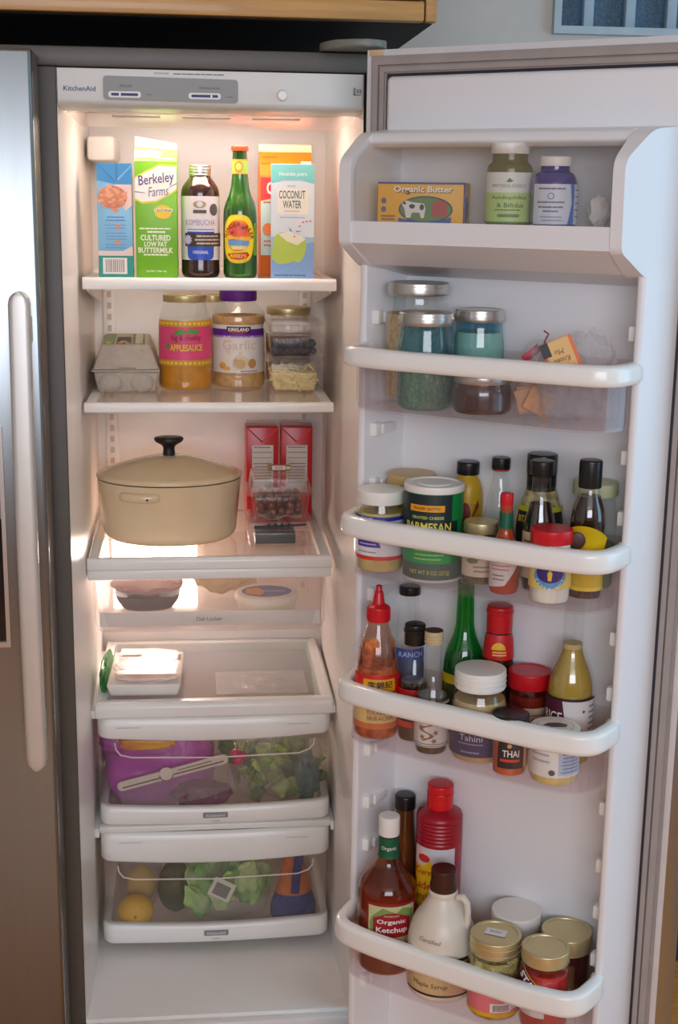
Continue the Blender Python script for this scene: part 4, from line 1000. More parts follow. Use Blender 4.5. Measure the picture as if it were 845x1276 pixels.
decal_obj('label_patch', front(rect(.013, .021, .083, .088), .0097), C(206, 214, 150), lbx)
obj('paper_liner', sheet(.080, .06, 12, 4, lambda x, y: (x, -.042+y*1.3, .003+.004*math.sin(x*120)+.006*(x > .025)*(x-.025)*60*(1-y/.06))), C(232, 222, 214), t, ang=80)
pbr('grape', (96, 34, 36), rough=0.3, var=0.35, scale=60, coat=0.3)
g0 = None; gb = blob(.0082, .0082, .0095, .0, 1, 2)
for l_ in range(3):
    for i in range(5):
        for j in range(5):
            if (i*3+j*5+l_*2) % 4 == 0: continue
            p_ = (-.033+i*.0165+random.uniform(-.003, .003), -.033+j*.0165+random.uniform(-.003, .003), .013+l_*.0125)
            if g0 is None:
                g0 = tag(obj('grape', gb, 'grape'), 'dark red grape inside the clear clamshell box', 'grape', 'grapes in the clamshell'); q_ = g0
            else:
                q_ = g0.copy(); COL.objects.link(q_)
            q_.location = (.352+p_[0], .305+p_[1], ZG+p_[2]); q_.rotation_euler = (random.uniform(-.6, .6), random.uniform(-.6, .6), 0)

# ================================================================== DELI DRAWER
DZ = .6505
t = thing('meat_package', 'oval dark tray of sliced pink meat in the deli drawer', 'meat package', (.108, .33, DZ+.0006), .05)
obj('tray', lathe(fillet([(0, 0), (.045, 0, .01), (.058, .02, .006), (.060, .030), (0, .030)], 5), 40, 1, .8, 3), C(92, 82, 80), t)
obj('sliced_meat', xf(blob(.066, .055, .016, .18, 3, 3, 2), (.0, .0, .046)), C(176, 116, 112), t)
obj('film', xf(blob(.076, .060, .020, .12, 4, 3, 5), (.004, -.004, .046)), 'bag_film', t)
t = thing('cheese_bag', 'crumpled tan bag at the back of the deli drawer', 'bag', (.255, .40, DZ+.0006), 0)
obj('bag', xf(blob(.062, .045, .032, .3, 3, 3, 7), (0, 0, .040)), pbr('tan_bag', (212, 186, 140), rough=.4, var=.1, bump=.5, bscale=70), t)
t = thing('dip_tub', 'round cream dip tub with blue oval on its lid in the deli drawer', 'tub', (.328, .275, DZ+.0006), 0)
t.scale = (1.1, 1.1, 1.1)
obj('tub', lathe(fillet([(0, 0), (.046, 0, .004), (.050, .028), (0, .028)], 4), 44), C(238, 228, 206), t)
lo = obj('lid', lathe(fillet([(0, .0385), (.050, .0385, .003), (.0535, .036, .002), (.0535, .0285), (.050, .028)], 4), 44), C(240, 234, 220), t)
decal_obj('lid_oval', top(oval(0, 0, .042, .033, 32), .0392), C(98, 108, 162), lo)
decal_obj('lid_spot', top(poly([(-.036, -.016), (-.012, -.028), (-.004, -.006), (-.014, .022), (-.034, .012)]), .0395), C(226, 150, 90), lo)
decal_obj('lettering', top(T('Hummus', .012, .0, .038, .014, .01), .0395), C(206, 212, 232), lo)
decal_obj('date_print', front(T('26 AUG', .018, .012, .014, .004), -.0485), C(60, 60, 60), lo)

# ================================================================== ON THE CRISPER COVER
CZ = .5081
t = thing('meat_tray', 'white foam meat tray wrapped in film with a green end on the glass cover', 'meat tray', (.104, .318, CZ+.0006), -.03)
obj('foam_tray', frustum(.122, .170, .138, .190, 0, .026, .006, 3), 'foam_white', t)
for i in range(3):
    obj('meat_piece', xf(blob(.058, .030, .010, .18, 3, 3, i), (.004-.006*(i % 2), -.056+i*.056, .031)), pbr('meat_%d' % i, (222, 184, 172), rough=.4, var=.14, scale=18, rgb2=(240, 218, 208)), t)
obj('film', frustum(.140, .192, .126, .178, .0262, .0440, .006), 'clamshell', t)
obj('green_end', xf(blob(.010, .085, .030, .25, 4, 3, 3), (-.075, -.004, .022)), pbr('green_wrap', (40, 142, 62), rough=.3, var=.15, bump=.4), t)
decal_obj('price_label', top(rect(-.05, -.01, .015, .05), .0467), C(206, 198, 186), t)
t = thing('produce_bag', 'limp clear plastic bag lying flat on the glass cover', 'bag', (.318, .285, CZ+.0006), 0)
from mathutils import noise as _nz
obj('bag', sheet(.17, .12, 30, 22, lambda x, y: (x, y-.06, .004+.011*max(0, _nz.noise(Vector((x*38, y*38, 1)))+.35)*max(0, 1-(abs(x)/.088)**3)*max(0, 1-(abs(y-.06)/.062)**3))), 'bag_film', t, ang=180)

# ================================================================== CRISPER CONTENTS
C1 = .2795; C2 = .037
pbr('purple_bag', (186, 70, 184), rough=0.35, var=0.12, scale=12, bump=0.5, bscale=30)
t = thing('produce_bag', 'bright purple produce bag in the upper crisper drawer', 'bag', (.125, .32, C1+.0006), .0)
obj('bag', xf(blob(.102, .082, .082, .10, 3, 4, 11, 4, flat=-.070), (0, .008, .0705)), 'purple_bag', t)
obj('twisted_neck', xf(blob(.035, .03, .03, .3, 3, 3, 4), (-.075, -.05, .132)), 'purple_bag', t)
t = thing('snack_bag', 'orange and yellow printed bag on top of the purple bag in the upper drawer', 'bag', (.105, .232, C1+.1255), .0)
obj('bag', xf(blob(.050, .012, .013, .15, 3, 3, 3, 3), (0, 0, .014)), pbr('orange_bag', (230, 120, 24), rough=.35, var=.2, scale=20, rgb2=(240, 190, 40)), t)
t = thing('zip_bag', 'clear zip bag with long white slider strip in front of the purple bag', 'bag', (.152, .222, C1+.0146), .0)
obj('zip_strip', xf(prism(fillet_closed([(-.105, -.009, .008), (.105, -.009, .008), (.105, .009, .008), (-.105, .009, .008)]), -.002, .002, 'y', .0008), (0, 0, .068), ry=-.25), C(226, 218, 210), t)
obj('zip_line', xf(prism([(-.096, -.0038), (.096, -.0038), (.096, -.0018), (-.096, -.0018)], -.0031, -.0018, 'y'), (0, 0, .068), ry=-.25), C(92, 78, 74), t, smooth=False)
o_ = obj('zip_badge', xf(lathe(fillet([(0, .0016), (.0135, .0016, .0008), (.0135, 0), (0, 0)]), 32), (-.012, -.0022, .0665), rx=PI/2), C(232, 224, 216), t)
obj('zip_badge_rim', xf(tube([(.0125*math.cos(a), .0125*math.sin(a), 0) for a in [PI*1.05+PI*.95*k_/16 for k_ in range(17)]], .0008, 6), (-.012, -.0042, .0665), rx=PI/2), C(92, 78, 74), t)
obj('small_print', xf(prism([(.010, .0028), (.075, .0028), (.075, .0042), (.010, .0042)], -.0031, -.0018, 'y'), (0, 0, .068), ry=-.25), C(120, 104, 98), t, smooth=False)
obj('film', xf(thicken(sheet(.21, .058, 20, 8, lambda x, y: (x, .004*math.sin(x*60+y*40), -y)), .0006), (0, .002, .062), ry=-.25), 'bag_film', t)
# salad greens
lg = [pbr('leaf_%d' % i, c, rough=.45, var=.2, scale=50, rgb2=c2) for i, (c, c2) in enumerate((((122, 150, 62), (170, 190, 96)), ((88, 128, 52), (136, 168, 80)), ((150, 170, 90), (190, 204, 130)), ((66, 98, 50), (100, 134, 70))))]
def leaf(L_, w_, sd, cur):
    return thicken(sheet(w_, L_, 6, 8, lambda x, y: (x*math.sin(PI*min(1, y/L_*.86+.12))**.6 + .003*math.sin(y*200+sd), .010*cur*math.sin(y/L_*2.2+sd)+.006*math.sin(x*150+y*90+sd), y)), .0006)
t = thing('salad_greens', 'bunch of leafy salad greens in a bag at the right of the upper drawer', 'greens', (.345, .30, C1+.0006), 0)
for i in range(46):
    x, y, z = random.uniform(-.075, .07), random.uniform(-.055, .045), random.uniform(.004, .085)
    obj('leaf', xf(leaf(random.uniform(.04, .065), random.uniform(.03, .045), i, random.uniform(-1, 1)), (x, y, z), rz=random.uniform(-2, 2), rx=random.uniform(-.9, .9), ry=random.uniform(-1, 1)), lg[i % 4], t, ang=180)
obj('bag', xf(blob(.088, .070, .066, .12, 3, 4, 21, 3), (0, 0, .068)), 'bag_film', t)
for i, (x, z) in enumerate(((.268, .112), (.279, .108), (.273, .100))):
    q_ = thing('radish', ['upper left of three pink radishes beside the salad greens', 'right one of three pink radishes beside the salad greens', 'lowest of three pink radishes beside the salad greens'][i], 'radish', (x, .232, C1+z), random.random(), 'radishes in the upper drawer')
    obj('root', blob(.0095, .0095, .010, .05, 2, 3, i), pbr('radish_%d' % i, (204, 30, 104), rough=.3, var=.15), q_)
    obj('stem', tube([(0, 0, .008), (.002, .0, .018), (.006, .001, .026)], .0014, 6), lg[2], q_)
t = thing('blue_wrapper', 'blue patterned wrapper at the right end of the upper drawer', 'wrapper', (.405, .262, C1+.0006), 0)
obj('wrapper', xf(blob(.024, .030, .050, .3, 3, 3, 8), (0, 0, .052)), pbr('blue_wrap', (74, 88, 120), rough=.35, var=.25, scale=30, rgb2=(110, 150, 130)), t)
t = thing('produce_bag', 'dark red-purple bag lying low in the middle of the upper drawer', 'bag', (.205, .245, C1+.0006), 0)
obj('bag', xf(blob(.058, .024, .026, .25, 3, 3, 15), (0, 0, .0295)), pbr('plum_bag', (112, 40, 92), rough=.3, var=.3, scale=40, bump=.4), t)

# lower drawer
pbr('lemon_skin', (236, 184, 20), rough=0.4, var=0.06, bump=0.3, bscale=260)
t = thing('lemon', 'bright yellow lemon at the left of the lower crisper drawer', 'lemon', (.0775, .245, C2+.0006), 0)
obj('fruit', xf(blob(.0345, .0320, .0315, .03, 2, 4, 2), (0, .003, .0320)), 'lemon_skin', t)
obj('stem_end', xf(blob(.003, .002, .003, .1, 2, 2), (0, -.0292, .036)), C(150, 110, 30), t)
t = thing('lemon_bag', 'crumpled clear bag holding yellow fruit behind the lemon', 'bag', (.085, .305, C2+.0006), 0)
obj('bag', xf(blob(.040, .030, .068, .2, 3, 4, 9), (0, 0, .070)), 'bag_film', t)
obj('fruit', xf(blob(.030, .024, .040, .06, 2, 3, 4), (0, 0, .058)), pbr('pale_lemon', (206, 170, 60), rough=.5, var=.12), t)
t = thing('avocado', 'dark green avocado behind the left half of the lower drawer', 'avocado', (.152, .300, C2+.0006), .3)
obj('fruit', xf(blob(.034, .032, .052, .05, 2, 4, 6), (0, 0, .053)), pbr('avocado_skin', (74, 84, 44), rough=.5, var=.25, bump=.4, bscale=120), t)
t = thing('lettuce_bag', 'bagged green lettuce with white printed label in the lower drawer', 'lettuce', (.255, .283, C2+.0006), 0)
lg2 = [pbr('lettuce_%d' % i, c, rough=.4, var=.2, scale=40, rgb2=c2) for i, (c, c2) in enumerate((((116, 200, 66), (166, 226, 106)), ((90, 180, 60), (134, 208, 90)), ((160, 214, 112), (200, 232, 156))))]
for i in range(40):
    x, y, z = random.uniform(-.065, .06), random.uniform(-.045, .045), random.uniform(.004, .075)
    obj('leaf', xf(leaf(random.uniform(.06, .085), random.uniform(.035, .055), i*1.3, random.uniform(-1, 1)), (x, y, z), rz=random.uniform(-1.2, 1.2), rx=random.uniform(-.6, .5), ry=random.uniform(-.6, .6)), lg2[i % 3], t, ang=180)
obj('bag', xf(blob(.080, .064, .070, .14, 3, 4, 31, 2.6), (0, 0, .074)), 'bag_film', t)
lb_ = obj('label', xf(box(-.022, .022, -.0006, .0006, -.018, .018), (-.014, -.070, .088), ry=.5, rx=-.25), C(222, 226, 216), t, smooth=False)
obj('label_art', xf(box(-.015, .015, -.0010, .0010, -.013, .010), (-.014, -.0703, .088), ry=.5, rx=-.25), C(124, 130, 124), lb_, smooth=False)
t = thing('net_bag', 'orange and navy blue net bag at the right of the lower drawer', 'bag', (.380, .262, C2+.0006), .1)
obj('lower_net', xf(lathe(fillet([(0, 0), (.043, 0, .008), (.046, .024, .012), (.034, .058), (0, .058)]), 24, 1, .7), (0, 0, 0)), pbr('navy_net', (54, 60, 136), rough=.5, var=.25, bump=.6, bscale=120), t)
obj('upper_net', xf(lathe(fillet([(0, .055), (.035, .055), (.024, .10, .02), (.013, .150), (0, .152)]), 24, 1, .7), (0, 0, 0)), pbr('orange_net', (206, 112, 54), rough=.5, var=.25, bump=.6, bscale=120), t)
obj('blue_band', xf(box(-.009, .007, -.024, -.015, .06, .14, .001), (-.006, -.002, 0), ry=.1), 'navy_net', t)

# ================================================================== DOOR: DAIRY COMPARTMENT
pbr('butter_yellow', (238, 180, 52), rough=0.45, var=0.03)
p = D(.128, .062, FD+.0006)
t = thing('butter_box', 'yellow organic butter box lying behind the clear dairy cover', 'box', p, -TH+.36)
bd = obj('carton_body', box(-.058, .058, -.030, .032, 0, .054, .0008), 'butter_yellow', t)
Y = -.0303
decal_obj('border', front(join(rect(-.058, .058, .0515, .054), rect(.0555, .058, 0, .054)), Y), C(52, 66, 130), bd)
decal_obj('oval_picture', front(oval(.006, .019, .036, .0175, 30), Y), C(52, 66, 84), bd)
decal_obj('oval_picture', front(oval(.006, .019, .0335, .0155, 30), Y-.0002), C(92, 132, 66), bd)
decal_obj('barn_art', front(poly([(.014, .010), (.034, .010), (.036, .026), (.022, .033), (.014, .024)]), Y-.0004), C(170, 64, 56), bd)
decal_obj('cow_art', front(poly(fillet_closed([(-.020, .008), (-.014, .008), (-.012, .015), (-.002, .015), (0, .008), (.004, .008), (.006, .020, .003), (.004, .027, .003), (-.012, .028, .004), (-.020, .031, .003), (-.026, .026, .002), (-.022, .020)])), Y-.0006), C(228, 222, 214), bd)
for cx, cz, a_, b_ in ((-.012, .023, .004, .003), (.001, .022, .003, .004), (-.022, .027, .002, .002)): decal_obj('cow_art', front(oval(cx, cz, a_, b_, 12), Y-.0008), C(40, 36, 36), bd)
decal_obj('ribbon', front(poly([(-.030, .0), (-.030, .008), (-.020, .006), (.004, .0035), (.030, .006), (.040, .010), (.040, .0), ]), Y-.0006), C(46, 82, 160), bd)
decal_obj('letter_shadow', front(T('Organic Butter', .0030, .0432, .078, .0105, .05), Y-.0003), C(90, 50, 30), bd)
decal_obj('lettering', front(T('Organic Butter', .0022, .0440, .078, .0105, .03), Y-.0006), C(250, 240, 216), bd)
decal_obj('small_print', front(lines(-.054, -.034, [.010, .006], .0022), Y-.0003), C(150, 90, 30), bd)
for cz in (.030, .019): decal_obj('seal', front(oval(-.050, cz, .0035, .004, 14), Y-.0003), C(90, 96, 120), bd)
decal_obj('side_print', onside(join(rect(-.028, -.006, .004, .036), rect(-.002, .010, .01, .03)), .0583), C(84, 92, 128), bd)

pbr('capsule_green', (108, 104, 56), rough=0.2, var=0.2)
t = on_door('pill_bottle', 'amber vitamin bottle with green and white label and white cap in the dairy compartment', 'bottle', .256, .072, FD)
P = fillet([(0, 0), (.027, 0, .003), (.0292, .004, .003), (.0292, .068, .004), (.0285, .075, .004), (.0225, .080, .003), (.0225, .092), (0, .092)], 5)
glass(t, P, 'capsule_green', 'bottle_body'); rf = rprof(P); lid(t, .0245, .0900, .1035, 'white_lid', name='cap', ridges=0)
lb = label_on(t, rf, -.050, .050, .004, .067, C(226, 232, 224))
prn(lb, rf, rect(-.050, .050, .006, .042), C(186, 216, 130)); prn(lb, rf, rect(-.050, .050, .004, .006), C(90, 130, 70))
gtx = C(84, 116, 66)
let(lb, rf, 'PHYSIOLOGICS', 0, .0505, .044, .0042, C(140, 146, 140), bold=0); prn(lb, rf, poly([(-.004, .0555), (0, .0600), (.005, .0565), (.001, .0545)]), C(90, 110, 80))
let(lb, rf, 'Acidophilus', .0, .0355, .046, .0058, gtx); let(lb, rf, '& Bifidus', .002, .0265, .034, .0056, gtx)
prn(lb, rf, lines(-.018, .018, [.0205], .0014), gtx, 2, 'small_print'); prn(lb, rf, poly(fillet_closed([(-.014, .0115, .002), (.014, .0115, .002), (.014, .0155, .002), (-.014, .0155, .002)])), C(108, 138, 84), 2)

pbr('cobalt', (46, 34, 130), rough=0.12, var=0.15, coat=0.6)
t = on_door('pill_bottle', 'cobalt blue vitamin bottle with white label in the dairy compartment', 'bottle', .3185, .072, FD)
P = fillet([(0, 0), (.026, 0, .003), (.0287, .004, .003), (.0287, .056, .006), (.024, .066, .005), (.018, .069, .002), (.018, .078), (0, .078)], 5)
glass(t, P, 'cobalt', 'bottle_body'); rf = rprof(P); lid(t, .0205, .0750, .0868, 'white_lid', name='cap')
lb = label_on(t, rf, -.030, .046, .004, .053, C(216, 222, 236))
prn(lb, rf, poly([(.018, .004), (.028, .004), (.028, .053), (.021, .053), (.024, .030)]), C(64, 116, 200))
prn(lb, rf, oval(-.004, .0385, .0042, .0042, 18), C(120, 130, 190)); prn(lb, rf, oval(-.004, .0385, .0030, .0030, 18), C(216, 222, 236), 2)
prn(lb, rf, lines(-.022, .014, [.0475, .0310, .0250], .002), C(110, 116, 140), 2, 'small_print'); prn(lb, rf, lines(-.014, .006, [.0200], .002), C(110, 116, 140), 2, 'small_print')
prn(lb, rf, lines(.029, .044, [.046, .038, .030, .022, .014], .0016), C(130, 136, 160), 2, 'small_print'); prn(lb, rf, lines(-.018, .012, [.013, .009], .0012), C(130, 136, 160), 2, 'small_print')
t = on_door('desiccant_pouch', 'small crumpled white wrapper beside the blue vitamin bottle', 'wrapper', .368, .045, FD)
obj('pouch', xf(blob(.013, .010, .020, .35, 3, 3, 3), (0, 0, .021)), C(228, 226, 224), t)

# ================================================================== DOOR BIN 2
def mason(t, r, h, rn, gmat, cmat, cz, emboss=None):
    P = fillet([(0, 0), (r*.90, 0, .004), (r, .007, .006), (r*.985, .03), (r, h*.62, .02), (r*.98, h-.042, .016), (rn, h-.026, .006), (rn, h-.004), (0, h-.004)], 6)
    glass(t, P, gmat)
    if cmat: fillc(t, P, cz, cmat)
    lo = lid(t, rn+.0015, h-.017, h, 'silver_lid', 0, inner=.0008)
    obj('screw_band', lathe([(rn+.0015, h-.0165), (rn+.0026, h-.0155), (rn+.0018, h-.012), (rn+.0026, h-.0085), (rn+.0018, h-.005)], 40), 'silver_lid', t, ang=80)
    return rprof(P)
pbr('oats', (206, 180, 138), rough=0.85, var=0.22, scale=160, bump=0.6, bscale=260)
t = on_door('mason_jar', 'tall clear mason jar of oats at the back left of the upper door bin', 'jar', .1135, .044, F2)
mason(t, .0455, .1605, .0405, 'jar_glass', 'oats', .118)
pbr('dry_herb', (186, 164, 112), rough=0.9, var=0.3, scale=220, bump=0.7, bscale=320)
t = on_door('mason_jar', 'blue glass mason jar of dried herbs at the front of the upper door bin', 'jar', .1655, .117, F2)
rf = mason(t, .0383, .1275, .0345, 'blue_glass', 'dry_herb', .056)
pbr('pale_powder', (226, 226, 190), rough=0.9, var=0.1)
t = on_door('mason_jar', 'blue glass mason jar of pale grains behind the other blue jar', 'jar', .2060, .040, F2)
mason(t, .0345, .1285, .0315, 'blue_glass', 'pale_powder', .098)
pbr('dark_jam', (62, 26, 22), rough=0.3, var=0.2)
t = on_door('jam_jar', 'squat glass jar of dark red jam in the upper door bin', 'jar', .2485, .114, F2)
P = jar_prof(.0400, .048, .036, .041, sh=.010); jar('', '', '', t, P, .040, 'dark_jam', .0375, .041, .0515, 'silver_lid', inner=.0008)
# cracker bags
pbr('cracker', (206, 156, 108), rough=0.8, var=0.16, scale=70, bump=0.4, bscale=160)
t = on_door('cracker_bag', 'clear bag of brown crackers with red twist leaning in the upper door bin', 'bag', .3140, .085, F2, .1)
for i in range(7):
    obj('cracker', xf(box(-.019, .019, -.003, .003, -.016, .016, .002), (-.004+random.uniform(-.007, .007), -.022+i*.0068, .020+random.uniform(-.002, .010)), rz=random.uniform(-.3, .3), ry=random.uniform(-.5, .5), rx=random.uniform(-.3, .3)), 'cracker', t)
obj('bag', hexa([(-.034, -.030, .002), (.026, -.030, .002), (.026, .030, .002), (-.034, .030, .002), (-.018, -.010, .095), (.008, -.012, .100), (.008, .012, .100), (-.018, .010, .095)], .008, 3), 'bag_film', t, ang=80)
obj('red_print', xf(box(-.013, .013, -.0105, -.0095, -.005, .005, .0003), (-.012, -.008, .082), ry=-.7), C(176, 40, 66), t)
t = on_door('cracker_bag', 'clear cellophane bag with tilted orange paper label in the upper door bin', 'bag', .3640, .090, F2, .05)
obj('bag', hexa([(-.038, -.026, .002), (.034, -.026, .002), (.034, .026, .002), (-.038, .026, .002), (-.046, -.006, .085), (.012, -.006, .085), (.012, .006, .085), (-.046, .006, .085)], .008, 3), 'bag_film', t, ang=80)
obj('inner_film', xf(blob(.020, .010, .046, .35, 4, 4, 6, 3), (-.026, .0, .052), ry=-.30), 'bag_film', t)
obj('inner_film', xf(blob(.034, .018, .052, .35, 4, 4, 16, 3), (.012, .004, .056), ry=.15), 'bag_film', t)
tg = obj('paper_tag', xf(prism([(-.021, -.026), (.021, -.026), (.021, .026), (-.021, .026)], -.001, .001, 'y'), (-.016, -.014, .078), ry=-.42), C(222, 112, 48), t, smooth=False)
obj('tag_panel', xf(prism([(-.0165, -.0255), (.0165, -.0255), (.0165, .0255), (-.0165, .0255)], -.0015, -.0005, 'y'), (-.016, -.0145, .078), ry=-.42), C(226, 182, 110), tg, smooth=False)
obj('tag_corner', xf(prism([(-.021, .008), (-.010, .008), (-.010, .026), (-.021, .026)], -.002, .0012, 'y'), (-.016, -.0145, .078), ry=-.42), C(34, 30, 34), tg, smooth=False)
for k_, s_ in enumerate(('So', 'Kneed', 'Mo')):
    vv = text2d(s_, (.010, .022, .012)[k_], .007, 0, .2); vv = at2(vv, .0, -.012+k_*.011, PI)
    decal_obj('lettering', xf(front(vv, -.0018), (-.016, -.0145, .078), ry=-.42), C(110, 62, 40), tg)
obj('twist_tie', tube([(-.040, -.004, .085), (-.038, -.006, .100), (-.034, -.006, .108), (-.040, -.004, .112)], .0012, 6), C(150, 40, 60), t)

# ================================================================== DOOR BIN 3
pbr('mustard_pale', (206, 182, 116), rough=0.5, var=0.1, scale=70)
t = on_door('mustard_jar', 'glass mustard jar with white lid and blue banded label beside the parmesan can', 'jar', .1010, .114, F3)
P = jar_prof(.0340, .104, .0310, .098, sh=.016); rf = jar('', '', '', t, P, .084, 'mustard_pale', .0335, .0965, .1145, 'white_lid')
lb = label_on(t, rf, -.050, .050, .020, .081, C(226, 224, 228))
prn(lb, rf, rect(-.050, .050, .0755, .081), C(34, 42, 150)); prn(lb, rf, rect(-.050, .050, .020, .0255), C(214, 56, 40))
let(lb, rf, 'STONE DRY', -.020, .0783, .020, .0028, C(230, 232, 246), layer=2)
prn(lb, rf, poly([(-.036, .038), (.001, .038), (-.006, .057), (-.036, .057)]), C(70, 62, 160)); let(lb, rf, 'MUSTARD', -.018, .0500, .032, .0062, C(230, 228, 244), bold=0)
prn(lb, rf, lines(-.034, -.003, [.0425], .0016), C(200, 196, 230), 2, 'small_print'); prn(lb, rf, lines(.008, .036, [.068, .062, .056, .050, .044], .0014), C(120, 116, 120), 1, 'small_print'); prn(lb, rf, lines(-.034, -.004, [.031], .0018), C(150, 140, 150), 1, 'small_print')

pbr('can_green', (14, 132, 62), rough=0.35, var=0.04)
t = on_door('cheese_can', 'green cardboard can of grated parmesan with white top in the second door bin', 'can', .1795, .107, F3, .15)
P = fillet([(0, 0), (.0385, 0, .002), (.0402, .003), (.0402, .124), (0, .124)], 4); glass(t, P, 'can_green', 'can_body', 48); rf = rprof(P)
obj('rim', lathe([(.0395, .0), (.0412, .001), (.0412, .0035), (.0398, .0045)], 48), C(206, 200, 190), t)
lo = lid(t, .0412, .1220, .1318, 'white_lid', 0, inner=.0016)
obj('shaker_disc', lathe(fillet([(0, .1318), (.022, .1318, .001), (.023, .1302), (.023, .130)]), 36), 'white_lid', lo)
lb = label_on(t, rf, -.062, .020, .058, .121, C(18, 42, 44))
prn(lb, rf, rect(-.040, .009, .0985, .1075), C(232, 160, 30)); let(lb, rf, 'TRADER GIOTTO', -.016, .1030, .038, .0038, C(120, 60, 20), bold=.02)
let(lb, rf, 'GRATED CHEESE', -.014, .0905, .044, .0040, C(190, 206, 96), bold=.02)
prn(lb, rf, poly([(-.066, .058), (.030, .058), (.030, .0855), (-.066, .0855)]), C(14, 34, 38), 1)
yl = C(216, 206, 84)
let(lb, rf, 'PARMESAN', -.014, .0780, .064, .0120, yl, bold=.02, layer=3); let(lb, rf, '& ROMANO', -.016, .0570, .048, .0100, yl, bold=.02, layer=3); prn(lb, rf, poly([(-.018, .0655), (-.010, .0655), (-.014, .0715)]), C(180, 190, 110), 3)
g2 = label_on(t, rf, -.062, .062, .0045, .0270, C(76, 98, 88), off=.0005, name='lower_band')
let(g2, rf, 'NET WT 8 OZ (227g)', -.010, .0140, .056, .0075, yl, bold=.0)
prn(lb, rf, poly([(-.062, .027), (.020, .027), (.020, .050), (-.062, .050)]), C(24, 158, 78), 1); prn(lb, rf, lines(-.034, .010, [.0455, .0395, .0335], .0018), C(170, 210, 110), 2, 'small_print')

t = on_door('spread_jar', 'jar with ribbed tan lid at the back of the second door bin', 'jar', .1060, .036, F3)
P = jar_prof(.0335, .110, .031, .100); jar('', '', '', t, P, .09, C(160, 130, 90), .0343, .100, .1245, C(206, 176, 118, rough=.4), ridges=6)
pbr('yellow_mustard', (196, 156, 30), rough=0.35, var=0.08)
t = on_door('mustard_bottle', 'yellow mustard squeeze bottle with black cap behind the parmesan can', 'bottle', .1900, .026, F3)
P = fillet([(0, 0), (.020, 0, .003), (.0222, .006, .004), (.0222, .10, .02), (.020, .116, .012), (.0125, .130, .006), (.0125, .136), (0, .136)], 6)
glass(t, P, 'yellow_mustard', 'bottle_body'); rf = rprof(P); lid(t, .0160, .1310, .1490, 'black_plastic', 0, name='cap', edge=.003)
lb = label_on(t, rf, -.022, .022, .02, .092, C(176, 140, 30)); prn(lb, rf, oval(-.002, .080, .007, .014, 20), C(110, 26, 24)); prn(lb, rf, poly([(.006, .07), (.018, .088), (.016, .098), (.012, .09)]), C(120, 60, 20))
t = on_door('vinegar_bottle', 'slim clear glass bottle with black cap at the back of the second door bin', 'bottle', .2400, .026, F3)
P = fillet([(0, 0), (.019, 0, .003), (.0205, .006, .004), (.0205, .082, .02), (.0175, .105, .02), (.0105, .130, .01), (.0105, .150), (0, .150)], 6)
glass(t, P, 'jar_glass'); fillc(t, P, .060, C(196, 186, 150)); lid(t, .0128, .1445, .1600, 'black_plastic', name='cap'); obj('cap_ring', lathe([(.0107, .1415), (.0120, .1420), (.0120, .1440), (.0107, .1443)], 32), C(170, 60, 50), t)
pbr('capers', (92, 88, 48), rough=0.6, var=0.3, scale=120, bump=0.5, bscale=150)
t = on_door('caper_jar', 'small glass jar of capers with gold lid and cream label', 'jar', .2480, .100, F3)
P = jar_prof(.0258, .078, .0215, .072, sh=.010); rf = jar('', '', '', t, P, .064, 'capers', .0232, .0710, .0860, 'gold_lid')
lb = label_on(t, rf, -.030, .034, .014, .052, C(206, 196, 170)); prn(lb, rf, poly([(-.020, .036), (-.010, .042), (-.004, .038), (.0, .042), (-.004, .033), (-.014, .032)]), C(120, 130, 80)); prn(lb, rf, lines(-.010, .024, [.028, .022], .0022), C(150, 130, 100), 2, 'small_print')
pbr('pepper_sauce', (168, 62, 26), rough=0.25, var=0.12, coat=0.4)
t = on_door('pepper_sauce_bottle', 'small bottle of orange pepper sauce with red cap and diamond label', 'bottle', .2935, .121, F3, -.15)
P = fillet([(0, 0), (.018, 0, .003), (.0195, .005, .003), (.0195, .052, .012), (.0155, .068, .012), (.0088, .080, .008), (.0078, .120), (0, .120)], 6)
glass(t, P, 'pepper_sauce', 'bottle_body'); rf = rprof(P); lid(t, .0085, .1180, .1335, C(206, 26, 38, rough=.3), name='cap', ridges=0)
label_on(t, rf, -.024, .024, .0865, .1085, C(10, 92, 62), name='neck_wrap')
lb = decal_obj('label', wrap(poly([(-.028, .043), (.0, .066), (.026, .045), (.004, .013), (-.024, .008)]), rf, .0006), C(222, 212, 206), t)
let(lb, rf, 'TABASCO', -.002, .0480, .038, .0078, C(74, 76, 90), bold=.01); prn(lb, rf, lines(-.016, .012, [.0395, .0345], .0018), C(200, 120, 120), 2, 'small_print'); prn(lb, rf, lines(-.014, .004, [.0265, .021], .0016), C(120, 116, 120), 2, 'small_print')
pbr('soy_dark', (34, 20, 14), rough=0.1, var=0.2, coat=0.6)
t = on_door('marinade_bottle', 'wide clear bottle of speckled marinade with big black cap behind the slim dark sauce', 'bottle', .3040, .034, F3)
P = fillet([(0, 0), (.031, 0, .003), (.0330, .006, .004), (.0330, .085, .02), (.026, .115, .02), (.0165, .138, .008), (.0165, .150), (0, .150)], 6)
glass(t, P, 'jar_glass'); fillc(t, P, .125, pbr('speckled_dressing', (110, 78, 48), rough=.3, var=.6, scale=90, rgb2=(190, 170, 120))); rf = rprof(P)
lid(t, .0205, .1460, .1735, 'black_plastic', name='cap', edge=.003); obj('cap_skirt', lathe([(.0165, .118), (.0200, .1185), (.0200, .144), (.0165, .1445)], 36), 'black_plastic', t)
lb = label_on(t, rf, -.040, .040, .03, .105, C(30, 26, 24)); prn(lb, rf, rect(-.040, .040, .098, .105), C(190, 196, 40)); let(lb, rf, 'BITALIAN', -.016, .088, .034, .009, C(216, 190, 60), bold=.02)
